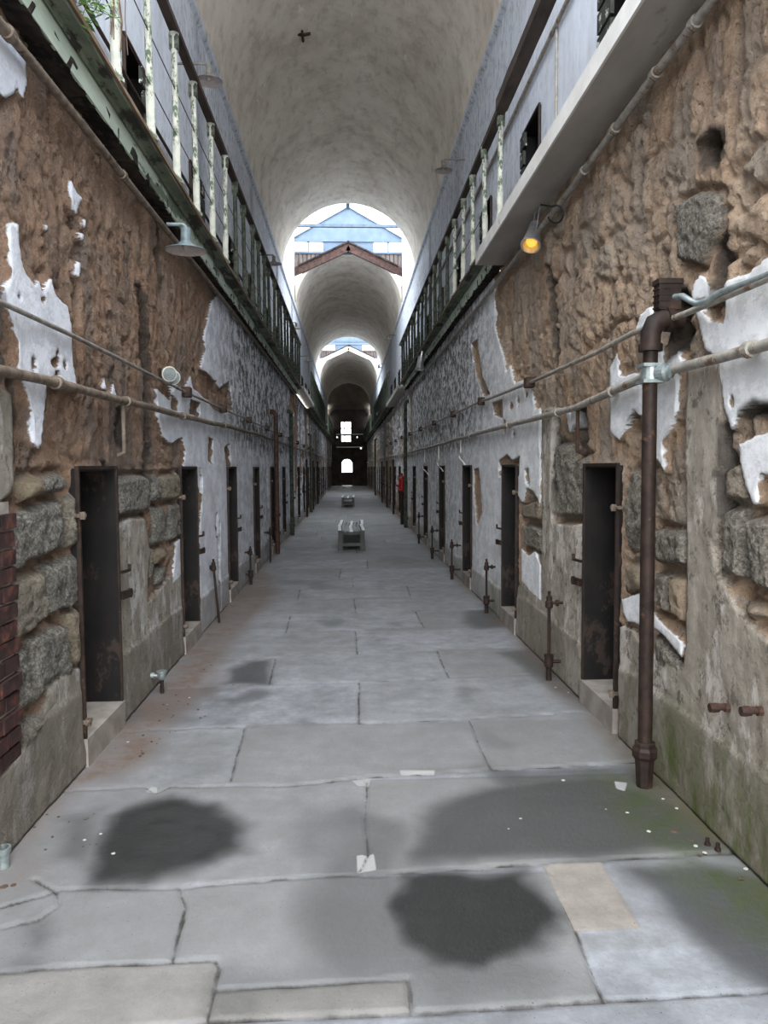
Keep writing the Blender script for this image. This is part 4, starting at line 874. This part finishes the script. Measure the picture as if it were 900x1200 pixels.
# spouts in the right wall
for (a, b_), t in (((858, 829), 'stubby capped pipe nozzle sticking out of lower right wall'), ((897, 833), 'rusty pipe end in crumbled plaster at right picture edge')):
    p = onx(a, b_, XR); q = MB().tube([(XR + 0.03, p[1], p[2]), (XR - 0.09, p[1] + 0.0, p[2] + 0.004)], 0.015, 10)
    q.lathe([(0.02, 0), (0.022, 0.02), (0.02, 0.04)], (XR - 0.06, p[1], p[2]), (-1, 0, 0), 8); q.lathe([(0.02, 0), (0.02, 0.02)], (XR - 0.015, p[1], p[2]), (-1, 0, 0), 8)
    obj1(q, 'pipe_nozzle', M['rust'], t, 'pipe', smooth=True)
# vertical stubs hanging from wall pipes
for side, X, a, b0, b1, m, t in ((-1, XL, 144, 474, 530, M['pipe_left'], 'short pipe stub hanging below left wall pipe above first doorway'), (1, XR, 677, 478, 528, M['boxm'], 'short rusty pipe stub hanging below right wall pipe above first doorway')):
    x = X - side * 0.04; p0 = onx(a, b0, x); p1 = onx(a, b1, x)
    q = MB().tube([(x, p0[1], p0[2]), (x, p0[1], p1[2]), (X, p0[1], p1[2] - 0.02)], 0.014, 10); obj1(q, 'pipe_stub', m, t, 'pipe', smooth=True)
# loose wires running to the doorways on the right
for k, (a, b0) in enumerate(((540, 512), (514, 519), (497.5, 524))):
    x = XR - 0.02; L = [(a, b0), (a, b0 + 18), (a - 2, b0 + 22), (a - 1, b0 + 26), (a + 3, b0 + 30), (a + 5, b0 + 33)]
    obj1(MB().tube([tuple(onx(u, v, x)) for u, v in L], 0.012, 6), 'door_wire', M['whitep'], 'crooked white conduit dropping above the %s right doorway' % ORD[k + 2], 'conduit')

# ------------------------------------------------------------------ lamps
def shade_lamp(loc, side, label, m, r=0.15, arm=0.2, cat='lamp'):
    e = empty('barn_lamp', loc, label, cat)
    q = MB().lathe([(0.035, 0.15), (0.036, 0.06), (0.045, 0.05), (0.055, 0.035), (r * 0.75, 0.012), (r, 0.0), (r, -0.006)], (0, 0, 0), (0, 0, 1), 28, (1, 0)); q.build('shade', m, e, smooth=True)
    MB().lathe([(r * .97, -0.007), (r * .72, 0.006), (0.05, 0.026), (0.0, 0.03)], (0, 0, 0), (0, 0, 1), 28, (0, 0)).build('shade_inside', M['shade_in'], e, smooth=True)
    MB().tube([(0, 0, 0.13), (0, 0, 0.16), (side * 0.02, 0, 0.175), (side * arm, 0, 0.175)], 0.014, 8).build('arm', m, e, smooth=True)
    MB().lathe([(0.018, -.0), (0.026, -0.02), (0.018, -0.05), (0, -0.055)], (0, 0, 0.05), (0, 0, 1), 12).build('bulb', M['shade_in'], e, smooth=True)
    return e
p = ony(218, 293, 5.55); shade_lamp(tuple(p), -1, 'grey-blue enamel lamp shade under the left gallery', M['shade'], 0.145, 0.13)
p = onx(245, 95, UL + 0.35); shade_lamp(tuple(p), -1, 'dark lamp shade above left railing against the near vault', M['shade_dk'], 0.14, 0.34)
p = onx(520, 200, UR - 0.35); shade_lamp(tuple(p), 1, 'dark lamp shade above right railing against the near vault', M['shade_dk'], 0.14, 0.34)
for (a, b_, s, t) in ((321, 309, -1, 'small lamp shade on left wall beside the first vault opening'), (347, 385, -1, 'small pale lamp shade on left at foot of second vault'), (455, 398, 1, 'small lamp shade on right at foot of second vault'), (361, 423, -1, 'tiny lamp shade on left at end of second vault'), (444, 431, 1, 'tiny lamp shade on right at end of second vault')):
    p = onx(a, b_, (UL if s < 0 else UR) - s * 0.3); shade_lamp(tuple(p), s, t, M['shade_dk'], 0.16, 0.29)
def spot(loc, d, label, m, R=0.062, L=0.2, bulb=None, side=1):
    e = empty('spotlight', loc, label, 'spotlight'); d = Vector(d).normalized()
    MB().lathe([(R * .55, -L), (R * .68, -L + .01), (R * .74, -L * .6), (R, -L * .1), (R * 1.02, 0.0), (R * .95, 0), (R * .6, -L * .5), (0, -L * .52)], (0, 0, 0), d, 24).build('housing', m, e, smooth=True)
    MB().lathe([(R * 1.02, -0.004), (R * 1.12, 0.0), (R * 1.12, 0.01), (R * .98, 0.012), (R * .98, -.004), (R * 1.02, -.004)], (0, 0, 0), d, 24, (0, 0)).build('rim', M['alu'], e, smooth=True)
    MB().lathe([(R * .2, 0), (R * .6, 0.03), (R * .62, 0.075), (R * .4, 0.1), (0, 0.105)], tuple(d * -L * .42), d, 14).build('bulb', bulb or M['bulb'], e, smooth=True)
    t = d * (-L * .55); q = MB()
    for s in (-1, 1): q.bar(t + Vector((0, s * R * 1.05, 0)), t + Vector((side * .03, s * R * 1.05, L * .75)), 0.02, 0.006, (1, 0, 0))
    q.bar(t + Vector((side * .03, -R * 1.05, L * .75)), t + Vector((side * .03, R * 1.05, L * .75)), 0.02, 0.006); q.build('yoke', M['alu'], e)
    return e
p = ony(622, 287, 6.35); e = spot(tuple(p), (-0.35, -0.62, -1), 'aluminium spotlight with yellow bulb under the right gallery', M['alu'], 0.075, 0.25)
pt = np.array(p)
obj1(MB().tube([tuple(onx(a, b_, XR - .1)) for a, b_ in [(634, 240), (640, 241), (646, 242)] + [(651 + 9 * math.cos(t * .35), 251 - 10.5 * math.sin(t * .35)) for t in range(4, -9, -1)]], 0.007, 8), 'looped_cable', M['black'], 'black looped cable beside the aluminium spotlight', 'cable')
p = ony(192, 438, 6.3)
e = empty('twin_spotlight', tuple(p), 'small white twin spotlight fixed to left wall cable', 'spotlight'); e.scale = (1.35, 1.35, 1.35)
MB().lathe([(0.03, -.03), (0.036, 0.0), (0.036, 0.03)], (-.05, 0, 0), (1, 0, 0), 14).build('base', M['boxm'], e)
for dy, dz, n_ in ((0.0, 0.0, 0), (0.09, -0.01, 1)):
    h_ = MB().lathe([(0.02, -.07), (0.03, -.06), (0.036, -0.03), (0.045, 0.0), (0.045, 0.012)], (0.03, dy, dz), (0.5, -0.85, -0.25), 18).build('head', M['whitep'], e, smooth=True)
    MB().lathe([(0.0, 0.012), (0.04, 0.013), (0.04, 0.016), (0, 0.017)], (0.03, dy, dz), (0.5, -0.85, -0.25), 18).build('lens', M['galv'], h_)
p = ony(492, 432, 900 * 1.42 / 86); spot(tuple(p), (-0.1, -0.3, -1), 'small bright spotlight under right gallery, farther along', M['alu'], 0.075, 0.25, M['whitep'])
p = ony(374, 481, 40); spot(tuple(p), (0.3, -0.5, -1), 'tiny pale spotlight under the left gallery, far along', M['alu'], 0.16, 0.35, M['whitep'], side=-1)
p = ony(444, 486, 38); spot(tuple(p), (-0.3, -0.5, -1), 'tiny pale spotlight under the right gallery, far along', M['alu'], 0.12, 0.3, M['whitep'])

# ------------------------------------------------------------------ benches
def bench(D, L, label, xc, w=0.52, h=0.43):
    e = empty('slatted_bench', (xc, D + L / 2, 0), label, 'bench')
    for yy_ in (-L / 2 + .04, L / 2 - .04):
        for s in (-1, 1): MB().box((s * w / 2 - (s > 0) * .09, yy_ - .04, 0), (s * w / 2 + (s < 0) * .09, yy_ + .04, h - 0.02)).build('leg', M['benchframe'], e, bevel=.004)
        MB().box((-w / 2 + .09, yy_ - .03, 0.09), (w / 2 - .09, yy_ + .03, 0.15)).build('stretcher', M['benchframe'], e)
        q = MB(); n_ = 10
        for i in range(n_):
            x0 = -w / 2 + .085 + (w - .17) * i / n_; x1 = x0 + (w - .17) / n_; f = lambda x: h - .03 - .035 * (1 - (x / (w / 2)) ** 2)
            q.add([(x0, yy_ - .03, f(x0) - .05), (x1, yy_ - .03, f(x1) - .05), (x1, yy_ - .03, f(x1)), (x0, yy_ - .03, f(x0)), (x0, yy_ + .03, f(x0) - .05), (x1, yy_ + .03, f(x1) - .05), (x1, yy_ + .03, f(x1)), (x0, yy_ + .03, f(x0))], [(0, 1, 2, 3), (7, 6, 5, 4), (0, 4, 5, 1), (3, 2, 6, 7)])
        q.build('seat_rail', M['benchframe'], e)
    MB().box((-w / 2 + .1, -L / 2 + .1, 0.12), (w / 2 - .1, L / 2 - .1, 0.15)).build('lower_shelf', M['black'], e)
    N = 7
    for j in range(2):
        for i in range(N):
            x = (-w / 2 + .03) + (w - .06) * i / (N - 1); z = h - .02 - .035 * (1 - (x / (w / 2)) ** 2)
            y0_ = -L / 2 if j == 0 else 0.01; y1_ = -0.01 if j == 0 else L / 2
            k = .02 * (1 if j else -1)
            MB().add([(x - .03, y0_, z), (x + .03, y0_, z), (x + .03 + k, y1_, z), (x - .03 + k, y1_, z), (x - .03, y0_, z + .025), (x + .03, y0_, z + .025), (x + .03 + k, y1_, z + .025), (x - .03 + k, y1_, z + .025)], [(3, 2, 1, 0), (4, 5, 6, 7), (0, 1, 5, 4), (1, 2, 6, 5), (2, 3, 7, 6), (3, 0, 4, 7)]).build('slat', M['slat_a'] if i in (0, 3, 6) else M['slat_b'], e)
    return e
p = onz(412, 645.5); bench(float(p[1]), 2.7, 'grey slatted bench standing mid-corridor, nearer of the two', float(p[0]))
p = onz(408, 594.5); bench(float(p[1]), 2.2, 'grey slatted bench far down the corridor, smaller of the two', float(p[0]))
# red call point / hydrant
p = onx(471.5, 575, XR - 0.12); 
e = empty('fire_hydrant', (XR - 0.13, float(p[1]), 0), 'red fire hydrant on a dark pipe against right wall', 'hydrant')
zz = float(p[2])
MB().tube([(0, 0, 0), (0, 0, zz)], 0.05, 10).build('stand', M['iron'], e)
MB().lathe([(0.11, zz - .02), (0.12, zz), (0.12, zz + .03), (0.09, zz + .05), (0.09, zz + .3), (0.11, zz + .31), (0.11, zz + .34), (0.06, zz + .4), (0.03, zz + .42), (0.03, zz + .5)], (0, 0, 0), (0, 0, 1), 14).build('body', M['red'], e, smooth=True)
MB().tube([(-.17, 0, zz + .15), (.12, 0, zz + .15)], 0.035, 10).build('outlet', M['red'], e, smooth=True)

# ------------------------------------------------------------------ left edge brick pier and hanging plants
brk = MB(); mort = MB()
pA = onx(-30, 580, XL)[1]; pB = onx(13, 700, XL)[1]
z = 0.38; row = 0
e = empty('brick_pier', (XL, (pA + pB) / 2, 0.3), 'exposed dark red brick strip in the left wall at picture edge', 'brickwork')
cyy = (pA + pB) / 2; zt_ = float(onx(5, 588, XL)[2])
MB().box((-0.05, pA - cyy, 0), (0.012, pB - cyy - .02, zt_ - 0.3)).build('mortar', M['sill'], e)
while z < zt_ - 0.05:
    o_ = 0.05 if row % 2 else 0
    y = pA - 0.1 + o_
    while y < pB - 0.03:
        y1 = min(y + 0.19, pB + random.uniform(-.02, .01)); brk.box((-0.03, y - cyy, z - 0.3), (0.03 + random.uniform(-.006, .008), y1 - cyy, z - 0.3 + 0.062), .003); y += 0.205
    z += 0.078; row += 1
brk.build('brick_courses', M['brick'], e)
M['leaf'] = mottled('leaf_green', (70, 104, 52), (108, 142, 74), 8, 0.6)
M['vine'] = mottled('dry_vine', (72, 58, 50), (104, 84, 72), 20, 0.9)
p = onx(108, 8, -1.22)
e = empty('hanging_fern', tuple(p), 'green leafy weed growing from left gallery edge at the top', 'plant')
q = MB(); st_ = MB()
for k in range(16):
    a = random.uniform(0, 2 * PI); L = random.uniform(.10, .22); d = Vector((math.cos(a) * .6, math.sin(a) * .6, random.uniform(-.5, .9))).normalized()
    o0 = Vector((random.uniform(-.02, .02), random.uniform(-.07, .07), 0)); st_.tube([o0, o0 + d * L], 0.002, 4)
    for j in range(6):
        c = o0 + d * L * (j + 1) / 6; sd = d.cross(Vector((0, 0, 1))).normalized() * (1 if j % 2 else -1); t = c + sd * .045 + Vector((0, 0, -.01)); w = d * .008
        q.add([c, (c + t) / 2 + w, t, (c + t) / 2 - w, (c + t) / 2 + Vector((0, 0, .002))], [(0, 1, 4), (1, 2, 4), (2, 3, 4), (3, 0, 4)])
q.build('leaves', M['leaf'], e); st_.build('stems', M['leaf'], e)
for (a, b0, b1, t) in ((131, -10, 42, 'dry brown vine hanging beside first left railing post'), (144, -10, 60, 'thin dry vine strand hanging between plant and left railing post')):
    q = MB(); D_ = float(onx(a, b1, -1.26)[1]); x = -1.26; zb = float(onx(a, b1, x)[2])
    for s_ in range(3):
        pts = []; ox = random.uniform(-.02, .02)
        for i in range(8): pts.append((x + ox + random.uniform(-.012, .012), D_ + random.uniform(-.02, .02), zb + i * .16 + random.uniform(-.02, .02)))
        q.tube(pts, 0.003, 5)
    obj1(q, 'dry_vine', M['vine'], t, 'vine')

# ------------------------------------------------------------------ small things on the vault and floor
p = ony(358, 47, 13.2)
th_ = math.atan2(p[2] - ZS, p[0] - XC); rr = RV - 0.02
c = Vector((XC + rr * math.cos(th_), 13.2, ZS + rr * math.sin(th_)))
q = MB(); q.bar(c + Vector((-.13, 0, 0.0)), c + Vector((0, 0, -.03)), .05, .03); q.bar(c + Vector((.13, 0, 0)), c + Vector((0, 0, -.03)), .05, .03); q.tube([c + Vector((0, -.1, -.02)), c + Vector((0, .2, -.02))], .022, 8)
obj1(q, 'ceiling_bracket', M['rust'], 'small dark cross-shaped iron bracket stuck on the near vault', 'bracket')
M['chip'] = mottled('pale_chip', (168, 166, 160), (190, 188, 182), 20, 0.9)
M['clod'] = mottled('brown_clod', (74, 60, 50), (104, 84, 68), 20, 0.95)
proto = {}
def pebble(m, key):
    if key not in proto:
        q = MB(); q.lathe([(0.0, -.5), (.6, -.35), (1.0, 0), (.7, .4), (0, .55)], (0, 0, 0), (0, 0, 1), 6)
        q.v = [(a * random.uniform(.8, 1.2), b * random.uniform(.8, 1.2), c * .8) for a, b, c in q.v]; proto[key] = q.build('rubble_chip', m)
        return proto[key]
    o = proto[key].copy(); COL.objects.link(o); return o
def scatter(pts, m, key, label, group, r):
    for a, b in pts:
        p = onz(a, b); o = pebble(m, key); o.location = (p[0], p[1], 0.003); s = r * random.uniform(.6, 1.3); o.scale = (s, s, s * .8); o.rotation_euler = (0, 0, random.uniform(0, 6)); tag(o, label, 'chip', group)
R_ = random.Random(4)
scatter([(R_.uniform(35, 120), R_.uniform(950, 1000)) for _ in range(14)] , M['clod'], 'a', 'small dark crumb of dirt on floor at lower left', 'dirt crumbs lower left', 0.006)
scatter([(140 + t * 130 + R_.uniform(-12, 30), 885 - t * 120 + R_.uniform(-8, 25)) for t in [R_.random() for _ in range(30)]], M['clod'], 'b', 'small brown clod fallen along foot of left wall', 'clods by left wall', 0.008)
scatter([(187, 803), (222, 818), (118, 978), (99, 985), (133, 1001), (150, 870), (196, 826)], M['chip'], 'c', 'small pale plaster chip on floor near left wall', 'plaster chips left', 0.009)
scatter([(777, 937), (793, 948), (815, 992), (826, 1000), (710, 949), (760, 975), (874, 1019), (660, 915), (735, 953), (651, 806), (666, 812), (610, 960), (596, 972)], M['chip'], 'd', 'small pale plaster chip on floor near right wall', 'plaster chips right', 0.009)
scatter([(16, 1038), (5, 1040), (790, 975), (820, 1003), (810, 985), (868, 1030)], M['clod'], 'e', 'dark rust lump lying at foot of near wall', 'rust lumps', 0.014)

# ------------------------------------------------------------------ the far end
M['endwall'] = mottled('sooty_end_wall', (52, 46, 42), (74, 66, 60), 1.5, 0.95)  # dark brown-grey mottle over the whole end wall
M['dim'] = mottled('dim_plaster', (92, 84, 76), (112, 104, 94), 1.5, 0.95)
YE = YEND; q = MB()
def zat(py): return EYE + (547 - py) * YE / 900
def xat(px): return (px - 409) * YE / 900
wx0, wx1, wz0, wz1 = xat(400), xat(412.5), zat(518), zat(494)
ax0, ax1, az1 = xat(401), xat(413), zat(538)
zlin = zat(484)
th_e = 0.5
def bx(x0, x1, z0, z1): q.box((x0, YE, z0), (x1, YE + th_e, z1))
bx(UL - .4, wx0, 3.3, zlin + .3); bx(wx1, UR + .4, 3.3, zlin + .3); bx(wx0, wx1, wz1, zlin + .3); bx(wx0, wx1, 3.3, wz0)
bx(UL - .4, ax0, 0, 3.3); bx(ax1, UR + .4, 0, 3.3)
# arched head
ar = (ax1 - ax0) / 2; ac = (ax0 + ax1) / 2; az = az1 - ar
for i in range(10):
    x0 = ax0 + (ax1 - ax0) * i / 10; x1 = x0 + (ax1 - ax0) / 10; xm = (x0 + x1) / 2
    bx(x0, x1, az + math.sqrt(max(0, ar * ar - (xm - ac) ** 2)), 3.3)
ew = q.build('wall_end', M['endwall']); tag(ew, kind='structure')
q = MB(); q.box((UL - .4, YE + .02, zlin + .3), (UR + .4, YE + .5, ZS + RV + .4)); tag(q.build('wall_end_upper', M['dim']), kind='structure')
q = MB()
N = 24
for rr_, ww in ((RV * .99, .25), (RV * .5, .12)):
    for i in range(N):
        a0 = PI * i / N; a1 = PI * (i + 1) / N; zc_ = zlin - .25 if rr_ > 1 else ZS - .4
        hgt = 0.5 if rr_ > 1 else .8
        q.bar((XC + rr_ * math.cos(a0), YE - .05, zc_ + rr_ * hgt * math.sin(a0)), (XC + rr_ * math.cos(a1), YE - .05, zc_ + rr_ * hgt * math.sin(a1)), .12, ww, (0, 0, 1))
tag(q.build('trim_arch', M['dim']), kind='structure')
# footbridge across the end
e = empty('footbridge', (XC, YE - 1.2, zat(521)), 'dark footbridge with thin railings crossing the far end', 'bridge')
MB().box((-1.1, -.3, -.22), (1.2, .3, 0)).build('deck', M['iron'], e)
MB().box((-1.1, -.34, -.3), (1.2, -.3, -.22)).build('edge_beam', M['galv'], e)
q = MB(); q.bar((-1.1, -.28, .85), (1.2, -.28, .85), .07, .08)
q.build('top_rail', M['galv'], e)
q = MB()
for i in range(31): x = -1.08 + i * 2.26 / 30; q.bar((x, -.28, 0), (x, -.28, .85), .03, .03, (0, 1, 0))
q.build('balusters', M['iron'], e)
for a, b_, t in ((395, 512.5, 'left end of the far footbridge'), (418.5, 512.5, 'right end of the far footbridge'), (423, 525.5, 'under the right end of far footbridge')):
    p = ony(a, b_, YE - 1.6 if b_ > 520 else YE - 1.0); o = obj1(MB().lathe([(0, -.07), (.06, -.03), (.07, .02), (.04, .07), (0, .09)], tuple(p), (0, 0, 1), 12), 'light_bulb', M['bulb_w'], 'tiny glowing bulb at the ' + t if b_ < 520 else 'tiny glowing bulb ' + t, 'bulb', smooth=True)
# window frame and what stands in the lower arch
e = empty('window_1', (0, YE, wz0)); tag(e, kind='structure')
q = MB()
for x in (wx0, (wx0 + wx1) / 2 - .12, wx1): q.bar((x, .1, 0), (x, .1, wz1 - wz0), .13, .1, (0, 1, 0))
for k in range(4): q.bar((wx0, .1, (wz1 - wz0) * k / 3), (wx1, .1, (wz1 - wz0) * k / 3), .09, .09)
q.build('window_frame', M['bluebar'], e)
MB().box((wx0, .12, 0), (wx1, .13, wz1 - wz0)).build('window_pane', M['glass'], e)
e = empty('iron_gate', ((ax0 + ax1) / 2, YE - .08, 0), 'dark half-height gate standing in the bright far archway', 'gate')
hw = (ax1 - ax0) / 2 + .04
for s in (-1, 1): MB().box((min(0, s * (hw - .02)), -.03, .02), (max(0, s * (hw - .02)), .03, 1.15)).build('gate_leaf', M['iron'], e)
q = MB(); q.box((-hw, -.04, 1.15), (hw, .04, 1.2)); q.build('top_bar', M['galv'], e)
# ground outside the arch
tag(MB().box((-8, YE + .5, -.2), (8, YE + 30, -.02)).build('floor_yard', mottled('pale_yard', (180, 176, 168), (200, 196, 188), 1)), kind='structure')

# ------------------------------------------------------------------ light
w = bpy.data.worlds.new('sky'); C.world = w; w.use_nodes = True; bg = w.node_tree.nodes['Background']
bg.inputs[0].default_value = (0.94, 0.97, 1.0, 1); bg.inputs[1].default_value = 1.0
def portal(y0, y1):
    l = bpy.data.lights.new('skylight_portal', 'AREA'); l.shape = 'RECTANGLE'; l.size = 2 * RV; l.size_y = y1 - y0; l.cycles.is_portal = True
    o = bpy.data.objects.new('skylight_portal', l); COL.objects.link(o); o.location = (XC, (y0 + y1) / 2, ZE - 0.02)
for y0, y1 in GAPS: portal(y0, y1)
C.view_settings.view_transform = 'Standard'; C.view_settings.look = 'None'; C.view_settings.gamma = 1; C.view_settings.use_curve_mapping = False
C.view_settings.exposure = 3.65
C.cycles.max_bounces = 12; C.cycles.diffuse_bounces = 10; C.cycles.transparent_max_bounces = 12
C.cycles.use_denoising = True

# rear end left open, out of view, to add daylight along the corridor
l = bpy.data.lights.new('rear_portal', 'AREA'); l.shape = 'RECTANGLE'; l.size = UR - UL; l.size_y = ZE; l.cycles.is_portal = True
o = bpy.data.objects.new('rear_portal', l); COL.objects.link(o); o.location = (XC, -3.0, ZE / 2); o.rotation_euler = (PI / 2, 0, 0)
